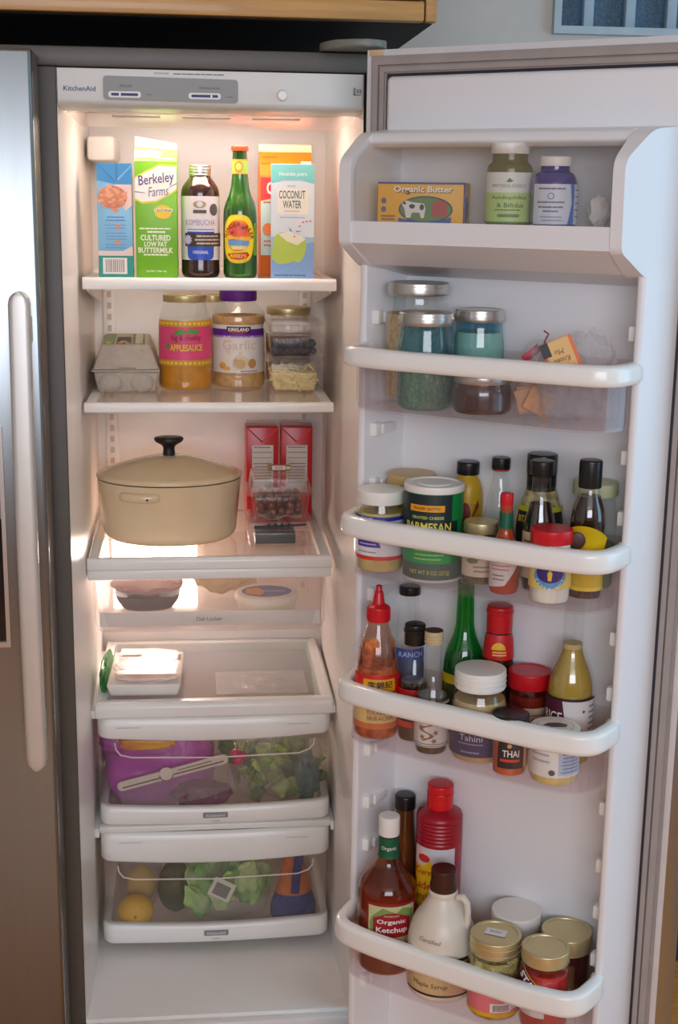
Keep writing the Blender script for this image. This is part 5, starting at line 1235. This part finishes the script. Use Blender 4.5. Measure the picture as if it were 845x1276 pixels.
t = on_door('soy_sauce_bottle', 'slim bottle of dark sauce with black cap in front of the marinade bottle', 'bottle', .3270, .088, F3)
P = fillet([(0, 0), (.020, 0, .003), (.0222, .006, .004), (.0222, .080, .012), (.020, .098, .02), (.0122, .128, .02), (.0122, .158), (0, .158)], 6)
glass(t, P, 'jar_glass'); fillc(t, P, .118, 'soy_dark', .0016); rf = rprof(P); lid(t, .0158, .1560, .1750, 'black_plastic', name='cap')
lb = label_on(t, rf, -.030, .026, .020, .082, C(212, 200, 164)); prn(lb, rf, lines(-.024, .020, [.07, .062, .054], .0026), C(120, 100, 70), 1, 'small_print')
pbr('horseradish', (232, 228, 214), rough=0.5, var=0.05)
t = on_door('horseradish_jar', 'small jar of cream horseradish with red lid and round blue emblem', 'jar', .3605, .1265, F3)
P = jar_prof(.0275, .088, .0255, .080, sh=.010); rf = jar('', '', '', t, P, .078, 'horseradish', .0272, .0790, .0970, 'red_lid')
lb = label_on(t, rf, -.036, .036, .022, .070, C(228, 206, 96)); prn(lb, rf, rect(-.036, .036, .058, .070), C(206, 62, 74)); let(lb, rf, 'HORSERADISH', 0, .0550, .042, .0048, C(240, 232, 226), layer=4)
prn(lb, rf, rect(-.036, .036, .052, .060), C(206, 62, 74), 1)
prn(lb, rf, oval(.0, .040, .021, .0165, 28), C(96, 150, 196), 2); prn(lb, rf, oval(.0, .044, .017, .0130, 28), C(56, 40, 110), 3); prn(lb, rf, poly([(-.002, .034), (.002, .034), (.003, .044), (0, .048), (-.003, .044)]), C(220, 180, 60), 4)
prn(lb, rf, arc_text('EXTRA HOT', 0, .0405, .0175, .0042, PI*1.08, PI*1.92, False, .01), C(226, 232, 240), 4, 'lettering')
pbr('yellow_label', (214, 182, 22), rough=0.4, var=0.05)
t = on_door('teriyaki_bottle', 'dark sauce bottle with tall black cap and peeling yellow label beside the horseradish', 'bottle', .3925, .0855, F3)
P = fillet([(0, 0), (.021, 0, .003), (.0232, .006, .004), (.0232, .095, .02), (.0225, .115, .02), (.0140, .140, .008), (.0130, .146), (.0130, .150), (0, .150)], 6)
glass(t, P, 'jar_glass'); fillc(t, P, .092, 'soy_dark', .0016); fillc(t, P, .136, 'amber_glass', .0012, name='sauce_film', z0=.094); rf = rprof(P); lid(t, .0148, .1470, .1830, 'black_plastic', name='cap', edge=.003)
lb = label_on(t, rf, -.030, .030, .014, .072, 'yellow_label')
obj('peeled_label', thicken(sheet(.050, .034, 12, 8, lambda x, y: ((.0246+.004*(y/.034))*math.sin(x/.026)+.002, -(.0246+.008*(y/.034)**2)*math.cos(x/.026), .068+y*(1-.45*((x+.006)/.03)**2))), .0005), 'yellow_label', t, ang=80)
prn(lb, rf, oval(-.014, .050, .009, .014, 20), C(100, 40, 24)); obj('label_spot', xf(blob(.0105, .002, .0115, .05, 2, 3), (-.0120, -.0285, .082)), C(70, 36, 26), t); prn(lb, rf, rect(-.030, .030, .014, .019), C(236, 206, 60))
t = on_door('pickle_jar', 'clear glass jar with pale green lid behind the yellow labelled sauce bottle', 'jar', .3800, .031, F3)
P = jar_prof(.0300, .130, .027, .122); jar('', '', '', t, P, .06, C(120, 136, 80), .0300, .1265, .1440, C(190, 196, 158, rough=.35))

# ================================================================== DOOR BIN 4
pbr('chili_sauce', (176, 66, 28), rough=0.35, var=0.4, scale=70, rgb2=(196, 120, 60))
clear('sriracha_bottle', (246, 226, 216), rough=0.08, ior=1.4, base=0.03, milk=0.10, milkc=(190, 110, 80))
t = on_door('chili_sauce_bottle', 'squeeze bottle of red chili sauce with pointed red cap, leftmost in its door bin', 'bottle', .0990, .111, F4, .05)
P = fillet([(0, 0), (.030, 0, .004), (.0330, .008, .006), (.0325, .088, .02), (.026, .130, .03), (.0150, .166, .01), (.0140, .174), (0, .174)], 6)
glass(t, P, 'sriracha_bottle', 'bottle_body'); rf = rprof(P); fillc(t, P, .104, 'chili_sauce', .0020)
for i in range(9):
    a = random.uniform(-2, 2); z = random.uniform(.106, .150); r_ = rf(z)-.002
    obj('sauce_smear', xf(blob(.008, .002, random.uniform(.008, .016), .4, 3, 2, i), (r_*math.sin(a)*.97, -r_*math.cos(a)*.97, z), rz=a), 'chili_sauce', t)
cp_ = obj('cap', lathe(fillet([(0, .170), (.0165, .170), (.0165, .190, .002), (.0100, .1935, .002), (.0085, .196), (.0060, .212, .003), (.0045, .214), (.0045, .221, .001), (0, .2225)], 4), 36), 'red_lid', t, ang=40)
for k_ in range(18): obj('cap_rib', xf(box(-.0006, .0006, -.0172, -.0160, .172, .188), (0, 0, 0), rz=k_*2*PI/18), 'red_lid', cp_, smooth=False)
lb = label_on(t, rf, -.046, .046, .018, .098, C(226, 200, 130))
prn(lb, rf, rect(-.046, .046, .070, .098), C(204, 28, 22)); prn(lb, rf, rect(-.022, .026, .0735, .0920), C(220, 160, 30), 2); let(lb, rf, '李錦記', .003, .0845, .036, .0100, C(60, 24, 14), bold=.02, layer=3)
prn(lb, rf, rect(-.046, .046, .056, .070), C(214, 132, 20)); br = C(150, 78, 40)
for s_, z_, w_ in (('THAI CHILI', .0515, .050), ('TUONG OT', .0430, .040), ('SRIRACHA', .0345, .038)): let(lb, rf, s_, .004, z_, w_, .0062, br, bold=.0)
prn(lb, rf, rect(-.046, .046, .018, .027), C(214, 120, 70))

t = on_door('oil_bottle', 'clear glass bottle with blue banded label behind the chili sauce bottle', 'bottle', .1050, .030, F4)
P = fillet([(0, 0), (.022, 0, .003), (.0240, .006, .004), (.0240, .100, .02), (.0185, .140, .03), (.0145, .176), (.0145, .196), (0, .196)], 6)
glass(t, P, 'jar_glass'); rf = rprof(P); lid(t, .0158, .1900, .2020, 'black_plastic', name='cap')
lb = label_on(t, rf, -.030, .030, .04, .112, C(86, 92, 120)); prn(lb, rf, rect(-.030, .030, .096, .112), C(66, 84, 160)); let(lb, rf, 'RANCH', .004, .104, .036, .0075, C(214, 220, 240), bold=0)
t = on_door('soy_sauce_bottle', 'black capped soy sauce bottle with red label between chili sauce and sesame oil', 'bottle', .1525, .100, F4)
P = fillet([(0, 0), (.020, 0, .003), (.0222, .006, .004), (.0222, .070, .02), (.0195, .092, .02), (.0105, .130, .02), (.0105, .150), (0, .150)], 6)
glass(t, P, 'jar_glass'); rf = rprof(P); fillc(t, P, .088, 'soy_dark', .0016); lid(t, .0148, .1420, .1720, 'black_plastic', name='cap', edge=.003); obj('cap_ring', lathe([(.0148, .1595), (.0160, .1605), (.0160, .1640), (.0148, .1650)], 36), 'black_plastic', t)
lb = label_on(t, rf, -.034, .034, .024, .080, C(30, 24, 26)); prn(lb, rf, rect(-.034, .034, .062, .080), C(190, 30, 34)); prn(lb, rf, rect(-.034, .034, .024, .033), C(206, 54, 40)); prn(lb, rf, oval(.008, .066, .004, .005, 14), C(200, 196, 40), 2)
t = on_door('sesame_oil_bottle', 'slim clear sesame oil bottle with gold cap and dragon label', 'bottle', .1955, .1255, F4)
P = fillet([(0, 0), (.0215, 0, .003), (.0238, .006, .004), (.0238, .078, .012), (.020, .094, .014), (.0112, .112, .012), (.0108, .160), (0, .160)], 6)
glass(t, P, 'jar_glass'); rf = rprof(P); fillc(t, P, .084, pbr('sesame_oil', (58, 44, 34), rough=.15, var=.15, coat=.5), .0018); lid(t, .0128, .1585, .1762, C(196, 180, 140, rough=.3), name='cap', ridges=3); obj('cap_disc', lathe([(0, .1768), (.0122, .1768), (.0126, .1760), (0, .1760)], 32), C(70, 40, 34), t)
lb = label_on(t, rf, -.034, .034, .014, .080, C(218, 214, 206)); prn(lb, rf, rect(-.034, .034, .060, .077), C(34, 32, 34)); let(lb, rf, 'TOASTED', 0, .0700, .038, .0075, C(232, 230, 226), bold=.01)
prn(lb, rf, rect(-.034, .034, .0785, .080), C(130, 128, 126)); prn(lb, rf, rect(-.034, .034, .0155, .0165), C(110, 100, 96)); prn(lb, rf, rect(-.034, .034, .0185, .0195), C(110, 100, 96))
dg = [(-.006+.010*math.sin(k_*.55)*(1-.02*k_), .054-.0016*k_) for k_ in range(20)]
prn(lb, rf, join(*[([(a_[0]-.0026, a_[1]), (b_[0]-.0026, b_[1]), (b_[0]+.0026, b_[1]), (a_[0]+.0026, a_[1])], [(0, 1, 2, 3)]) for a_, b_ in zip(dg, dg[1:])]), C(140, 104, 74), 2)
for cx, cz in ((-.008, .054), (.008, .049), (-.014, .043), (.006, .036), (-.012, .029), (.004, .024)): prn(lb, rf, poly([(cx+(.0045 if k_ % 2 else .002)*math.cos(k_*PI/5), cz+(.0045 if k_ % 2 else .002)*math.sin(k_*PI/5)) for k_ in range(10)]), C(150, 114, 84), 3)
t = on_door('green_bottle', 'tall bright green glass bottle with yellow label at the back of the third door bin', 'bottle', .1960, .031, F4)
P = fillet([(0, 0), (.027, 0, .003), (.0300, .006, .005), (.0300, .092, .02), (.027, .120, .02), (.0135, .150, .03), (.0120, .205), (.0120, .224), (0, .224)], 6)
glass(t, P, 'emerald_glass'); rf = rprof(P); fillc(t, P, .112, C(16, 44, 22, rough=.2), .002)
lb = label_on(t, rf, -.040, .040, .030, .092, C(70, 80, 40)); prn(lb, rf, rect(-.040, .040, .078, .092), C(214, 176, 30)); prn(lb, rf, oval(.012, .058, .014, .012, 20), C(190, 160, 50))
t = on_door('fish_sauce_bottle', 'red capped bottle with red label and yellow emblem behind the tahini jar', 'bottle', .2495, .030, F4)
P = fillet([(0, 0), (.0200, 0, .003), (.0218, .006, .004), (.0218, .120, .02), (.0195, .150, .02), (.0170, .160), (.0170, .168), (0, .168)], 6)
glass(t, P, 'soy_dark', 'bottle_body'); rf = rprof(P)
lid(t, .0182, .1600, .1975, 'red_lid', name='cap', edge=.003); obj('cap_rim', lathe([(.0182, .186), (.0192, .187), (.0192, .191), (.0182, .192)], 36), 'red_lid', t)
lb = label_on(t, rf, -.034, .034, .122, .158, C(200, 30, 34)); prn(lb, rf, poly([(.010*math.cos(PI*k_/12), .1375+.0105*math.sin(PI*k_/12)) for k_ in range(13)]), C(238, 186, 50)); prn(lb, rf, lines(-.010, .012, [.134, .1300], .0022), C(240, 200, 90), 2, 'small_print')
pbr('tahini', (196, 164, 116), rough=0.5, var=0.08)
t = on_door('tahini_jar', 'glass tahini jar with white ribbed lid and purple label', 'jar', .2570, .103, F4, .0)
P = jar_prof(.0398, .105, .0335, .098, sh=.024); rf = jar('', '', '', t, P, .086, 'tahini', .0352, .1010, .1275, 'white_lid', ridges=3)
lb = label_on(t, rf, -.056, .056, .012, .074, C(62, 60, 96)); prn(lb, rf, rect(-.056, .056, .054, .074), C(216, 214, 180)); prn(lb, rf, poly([(-.028, .056), (-.024, .068), (-.020, .060), (-.018, .056)]), C(60, 90, 60), 2); let(lb, rf, 'Artisana', .006, .0620, .050, .0100, C(70, 90, 66), bold=0)
let(lb, rf, 'Tahini', -.010, .0395, .032, .0085, C(214, 212, 224), bold=.0); prn(lb, rf, lines(-.028, .010, [.0310], .0016), C(160, 160, 190), 2, 'small_print'); prn(lb, rf, lines(-.024, .004, [.019], .0024), C(150, 150, 180), 2, 'small_print'); prn(lb, rf, oval(.030, .020, .006, .0055, 18), C(190, 188, 200), 2); prn(lb, rf, oval(.030, .020, .0045, .004, 18), C(62, 60, 96), 3)
t = on_door('salsa_jar', 'glass jar of red salsa with bright red lid behind the tahini jar', 'jar', .3000, .034, F4)
P = jar_prof(.0295, .100, .0275, .092, sh=.012); rf = jar('', '', '', t, P, .080, pbr('salsa', (120, 32, 20), rough=.3, var=.3, scale=60), .0300, .0900, .1130, 'red_lid', inner=.0008)
lb = label_on(t, rf, -.040, .040, .02, .066, C(196, 176, 150)); prn(lb, rf, rect(-.040, -.004, .02, .066), C(150, 40, 34)); prn(lb, rf, rect(-.018, -.002, .054, .066), C(226, 166, 40), 2); prn(lb, rf, lines(.004, .030, [.056, .05, .044], .0018), C(130, 110, 100), 2, 'small_print')
t = on_door('curry_paste_jar', 'small jar of orange curry paste with black lid beside the tahini jar', 'jar', .3170, .1310, F4)
P = jar_prof(.0242, .062, .0225, .052, sh=.008); rf = jar('', '', '', t, P, .050, pbr('curry_paste', (196, 88, 56), rough=.4, var=.15), .0250, .0530, .0845, 'black_plastic')
lb = label_on(t, rf, -.016, .020, .014, .050, C(46, 40, 42)); let(lb, rf, 'THAI', .002, .0355, .022, .0095, C(228, 220, 214), bold=.02); prn(lb, rf, rect(-.012, .014, .0235, .0275), C(206, 70, 50)); prn(lb, rf, oval(.0, .046, .003, .0028, 12), C(206, 150, 60)); label_on(t, rf, .021, .036, .014, .048, C(214, 160, 130), name='side_label')
t = on_door('cream_jar', 'cream jar with printed white lid at the front right of the third door bin', 'jar', .3755, .1175, F4, -.05)
P = jar_prof(.0335, .066, .0315, .058, sh=.008); rf = jar('', '', '', t, P, .056, pbr('cream_sauce', (222, 198, 126), rough=.5, var=.06), .0333, .0610, .0745, 'white_lid')
lb = label_on(t, rf, -.046, .046, .014, .055, C(222, 218, 210)); prn(lb, rf, rect(.008, .046, .018, .054), C(176, 196, 216)); prn(lb, rf, lines(.011, .040, [.052, .047, .042, .037, .032, .027, .022], .0012), C(96, 110, 140), 2, 'small_print'); prn(lb, rf, lines(-.030, -.002, [.045, .036], .003), C(176, 170, 176), 2, 'small_print'); prn(lb, rf, oval(.0, .0215, .0042, .004, 14), C(90, 88, 90), 3)
lo = [c for c in t.children if c.name.startswith('lid')][0]
decal_obj('lid_ring', top(oval(0, 0, .0250, .0250, 32), .0748), C(206, 190, 160), lo); decal_obj('lid_ring', top(oval(0, 0, .0238, .0238, 32), .0750), C(228, 220, 204), lo); decal_obj('lid_art', top(poly([(-.016, -.004), (-.004, -.008), (.014, -.004), (.016, .006), (.004, .010), (-.010, .006)]), .0752), C(96, 76, 84), lo); decal_obj('lettering', top(T('Miso', 0, -.0135, .018, .005), .0752), C(120, 90, 80), lo)
pbr('rice_vinegar', (176, 146, 62), rough=0.12, var=0.06, coat=0.4)
t = on_door('vinegar_bottle', 'clear bottle of golden rice vinegar with dark red label behind the cream jar', 'bottle', .3660, .046, F4)
P = fillet([(0, 0), (.029, 0, .003), (.0320, .006, .005), (.0320, .100, .02), (.0290, .124, .02), (.0150, .156, .025), (.0142, .170), (.0138, .224), (0, .224)], 6)
glass(t, P, 'jar_glass'); rf = rprof(P); fillc(t, P, .168, 'rice_vinegar', .0016); obj('liquid_foam', lathe([(0, .1685), (.0132, .1685), (.0136, .1640), (.0132, .1600), (0, .1600)], 32), C(196, 178, 128), t)
lb = label_on(t, rf, -.046, .046, .030, .096, C(216, 214, 214)); prn(lb, rf, poly([(-.046, .030), (-.008, .030), (-.004, .060), (-.010, .096), (-.046, .096)]), C(84, 26, 48)); let(lb, rf, 'RICE', -.024, .0710, .030, .0140, C(236, 230, 230), bold=.01)
prn(lb, rf, rect(-.046, .046, .0945, .098), C(50, 20, 30), 2); prn(lb, rf, join(*[oval(x, z, .0022, .002, 10) for x, z in ((.006, .064), (.020, .080), (.018, .052), (.004, .044))]), C(120, 70, 86), 2); prn(lb, rf, lines(.028, .042, [.086, .078, .070, .062, .054], .0022), C(110, 110, 140), 2, 'small_print')

# ================================================================== DOOR BIN 5
pbr('ketchup_red', (128, 34, 16), rough=0.22, var=0.1, coat=0.5)
clear('ketchup_glass', (232, 196, 170), rough=0.05, ior=1.42, base=0.02, milk=0.06, milkc=(180, 90, 50))
t = on_door('ketchup_bottle', 'glass bottle of organic ketchup with white cap and green neck band beside the jug', 'bottle', .1130, .090, F5, .30)
P = fillet([(0, 0), (.042, 0, .004), (.0448, .008, .006), (.0452, .120, .012), (.041, .136, .02), (.0180, .166, .02), (.0150, .180), (.0140, .215), (0, .215)], 6)
glass(t, P, 'ketchup_glass', 'bottle_body', 48); rf = rprof(P); fillc(t, P, .128, 'ketchup_red', .0014, seg=44)
lid(t, .0158, .2100, .2395, 'white_lid', name='cap', ridges=0, edge=.003); nl = label_on(t, rf, -.050, .050, .176, .208, C(8, 92, 62), name='neck_band'); let(nl, rf, 'Organic', -.004, .192, .022, .0075, C(220, 226, 214), bold=.01)
lb = label_on(t, rf, -.046, .036, .052, .120, C(140, 24, 30)); prn(lb, rf, rect(-.042, .031, .055, .115), C(196, 202, 150)); prn(lb, rf, poly([(-.036, .098), (-.020, .113), (.0, .105), (.010, .113), (.028, .107), (.028, .070), (-.038, .068), (-.040, .088)]), C(128, 156, 84), 2)
prn(lb, rf, poly(fillet_closed([(-.034, .066, .002), (.022, .066, .002), (.022, .096, .002), (.0, .105, .006), (-.014, .105, .006), (-.034, .096, .002)])), C(160, 24, 36), 3)
let(lb, rf, 'TRADER JOE’S', -.007, .1003, .022, .0030, C(232, 216, 210), layer=4); let(lb, rf, 'Organic', -.007, .0905, .042, .0090, C(246, 242, 236), bold=.02, layer=4); let(lb, rf, 'Ketchup', -.006, .0770, .046, .0110, C(246, 242, 236), bold=.02, layer=4)
t = on_door('sauce_bottle', 'slim dark sauce bottle with black cap behind the ketchup bottle', 'bottle', .1030, .0235, F5)
P = fillet([(0, 0), (.0180, 0, .003), (.0195, .006, .004), (.0190, .150, .02), (.0145, .190, .02), (.0135, .230), (0, .230)], 6)
glass(t, P, pbr('worcester', (92, 50, 22), rough=.15, var=.25, scale=20, coat=.5), 'bottle_body'); lid(t, .0160, .2230, .2450, 'black_plastic', name='cap', edge=.004)
pbr('curry_red', (158, 14, 34), rough=0.32, var=0.04)
t = on_door('curry_ketchup_bottle', 'tall red plastic curry ketchup bottle with red flip cap in the lowest door bin', 'bottle', .1660, .031, F5, .0)
P = [(0, 0), (.031, 0), (.0340, .006), (.0345, .16), (.0345, .192)]
for k_ in range(6): P += [(.0345, .194+k_*.006), (.0330, .1965+k_*.006), (.0345, .199+k_*.006)]
P += [(.0345, .231), (.0325, .236), (.021, .242), (.0195, .244), (0, .244)]
glass(t, P, 'curry_red', 'bottle_body', 44); rf = lambda z: .0345
cp_ = lid(t, .0195, .2425, .2810, C(212, 22, 32, rough=.3), name='flip_cap', edge=.003); obj('cap_seam', lathe([(.0195, .2675), (.0199, .2680), (.0195, .2685)], 36), C(150, 10, 20), t); obj('thumb_tab', xf(box(-.007, .007, -.0215, -.018, .262, .270, .001), (0, 0, 0)), C(212, 22, 32, rough=.3), t)
lb = label_on(t, rf, -.040, .026, .03, .190, C(206, 206, 214)); prn(lb, rf, poly([(-.040, .03), (.004, .03), (.004, .130), (-.004, .160), (-.018, .176), (-.040, .180)]), C(238, 196, 30)); prn(lb, rf, poly([(-.040, .160), (-.022, .160), (-.010, .176), (-.020, .188), (-.040, .190)]), C(226, 206, 200), 2); prn(lb, rf, oval(-.022, .173, .010, .0065, 18), C(200, 50, 50), 3)
for s_, z_, w_ in (('Curry', .150, .036), ('Laden', .130, .036), ('Ketchup', .110, .044), ('HOT', .092, .024)): let(lb, rf, s_, -.020, z_, w_, .0130, C(190, 30, 30), bold=.01, layer=3)
prn(lb, rf, join(*[oval(random.uniform(.0, .018), random.uniform(.150, .166), .0025, .002, 8) for _ in range(9)]), C(70, 66, 80), 2)
pbr('jug_cream', (222, 214, 198), rough=0.35, var=0.02)
t = on_door('syrup_jug', 'cream plastic maple syrup jug with loop handle and brown cap in the lowest door bin', 'jug', .2125, .1045, F5, .05)
P = fillet([(0, 0), (.046, 0, .004), (.0500, .008, .006), (.0500, .080, .03), (.0440, .108, .03), (.026, .136, .02), (.0200, .148, .004), (.0215, .152, .003), (.0200, .156), (.0170, .158), (0, .158)], 7)
glass(t, P, 'jug_cream', 'jug_body', 48); rf = rprof(P); lid(t, .0185, .1560, .1890, C(66, 30, 22, rough=.35), name='cap', edge=.002, ridges=0); obj('cap_skirt', lathe([(.0185, .156), (.0197, .157), (.0197, .165), (.0185, .166)], 40), C(66, 30, 22, rough=.35), t)
obj('loop_handle', tube([(.020, -.012, .150), (.028, -.016, .152), (.0335, -.019, .145), (.0350, -.020, .132), (.0345, -.021, .116), (.0330, -.020, .104)], [.005, .0055, .005, .0048, .005, .006], 10), 'jug_cream', t, ang=80)
decal_obj('lettering', wrap(T('Certified', -.020, .096, .034, .006, 0, .3, rot=-.06), rf, .0006), C(110, 100, 96), t)
lb = label_on(t, rf, -.062, .062, .012, .072, C(206, 178, 132)); prn(lb, rf, rect(-.062, .062, .0675, .072), C(58, 40, 34)); prn(lb, rf, rect(-.062, .062, .012, .0155), C(58, 40, 34)); prn(lb, rf, poly(fillet_closed([(-.060, .0665, .003), (-.036, .0665, .003), (-.034, .079, .003), (-.060, .079, .003)])), C(40, 34, 44), 2)
let(lb, rf, 'Pure', -.047, .073, .016, .005, C(214, 206, 206), layer=3); let(lb, rf, 'Maple Syrup', -.018, .028, .052, .0090, C(92, 64, 50), bold=0); prn(lb, rf, rect(.010, .052, .050, .064), C(66, 46, 44), 2); prn(lb, rf, lines(.012, .050, [.061, .057, .053], .0014), C(206, 190, 170), 3, 'small_print'); prn(lb, rf, lines(.010, .046, [.030, .025, .020], .0016), C(214, 150, 130), 2, 'small_print'); prn(lb, rf, lines(.020, .056, [.044, .040], .0016), C(100, 70, 60), 2, 'small_print')
pbr('relish', (140, 124, 62), rough=0.45, var=0.4, scale=70, bump=0.8, bscale=90, rgb2=(186, 172, 110))
t = on_door('relish_jar', 'glass jar of green relish with gold lid bearing a white sticker', 'jar', .3020, .1140, F5, .1)
P = jar_prof(.0385, .104, .0345, .096, sh=.014); rf = jar('', '', '', t, P, .088, 'relish', .0362, .0945, .1190, 'gold_lid', inner=.0012, ridges=2)
for i in range(70):
    a = random.uniform(-2, 2); z = random.uniform(.060, .090); r_ = rf(z)-.0045
    obj('relish_piece', xf(blob(.0035, .0025, .003, .2, 3, 1, i), (r_*math.sin(a), -r_*math.cos(a), z), rz=a), 'relish', t)
lb = label_on(t, rf, -.052, .052, .010, .062, C(226, 120, 132)); prn(lb, rf, rect(-.052, .052, .054, .062), C(222, 172, 30)); prn(lb, rf, rect(-.052, .052, .010, .016), C(222, 172, 30)); prn(lb, rf, join(*[oval(-.050+i*.007, .058, .0022, .002, 8) for i in range(15)]), C(176, 120, 20), 2)
prn(lb, rf, rect(.012, .050, .020, .056), C(220, 206, 200), 2); prn(lb, rf, rect(-.008, .022, .018, .032), C(232, 222, 218), 3); prn(lb, rf, barcode(-.004, .018, .020, .030, 14), C(70, 60, 60), 4)
lo = [c for c in t.children if c.name.startswith('lid')][0]
decal_obj('sticker', top(at2(rect(-.015, .015, -.009, .009), .0, .002, -.35), .1186), C(236, 234, 232), lo); decal_obj('lettering', top(at2(text2d('Relish', .016, .005), .0, .003, -.35), .1189), C(110, 106, 110), lo)
t = on_door('tomato_jar', 'glass jar of red peppers with gold lid and slanted label beside the relish jar', 'jar', .3765, .1115, F5, .0)
P = jar_prof(.0348, .106, .0320, .098, sh=.010); rf = jar('', '', '', t, P, .090, pbr('red_pepper', (176, 28, 30), rough=.25, var=.35, scale=40, coat=.4), .0335, .1020, .1215, 'gold_lid', inner=.0012)
lb = label_on(t, rf, -.046, .002, .030, .072, C(214, 210, 210)); prn(lb, rf, poly([(-.046, .098), (-.038, .098), (.014, .062), (.014, .044), (-.046, .084)]), C(92, 24, 48)); prn(lb, rf, poly([(-.038, .0995), (-.036, .0995), (.014, .065), (.014, .0625)]), C(206, 166, 70), 2); prn(lb, rf, rect(.014, .050, .0625, .065), C(206, 166, 70), 2)
let(lb, rf, 'STAR', -.022, .0790, .036, .0110, C(240, 236, 236), bold=.03, rot=-.62, layer=3)
t = on_door('capped_jar', 'jar with tall plain white lid in the back row of the lowest door bin', 'jar', .2980, .0355, F5)
P = jar_prof(.0350, .086, .0325, .080); jar('', '', '', t, P, .074, C(130, 70, 40), .0365, .0740, .1175, 'white_lid')
t = on_door('jam_jar', 'dark jam jar with plain gold lid behind the jar of red peppers', 'jar', .3775, .0365, F5)
P = jar_prof(.0350, .094, .0325, .086, sh=.012); jar('', '', '', t, P, .080, C(58, 16, 20, rough=.2), .0362, .0850, .1105, 'gold_lid', inner=.0012)
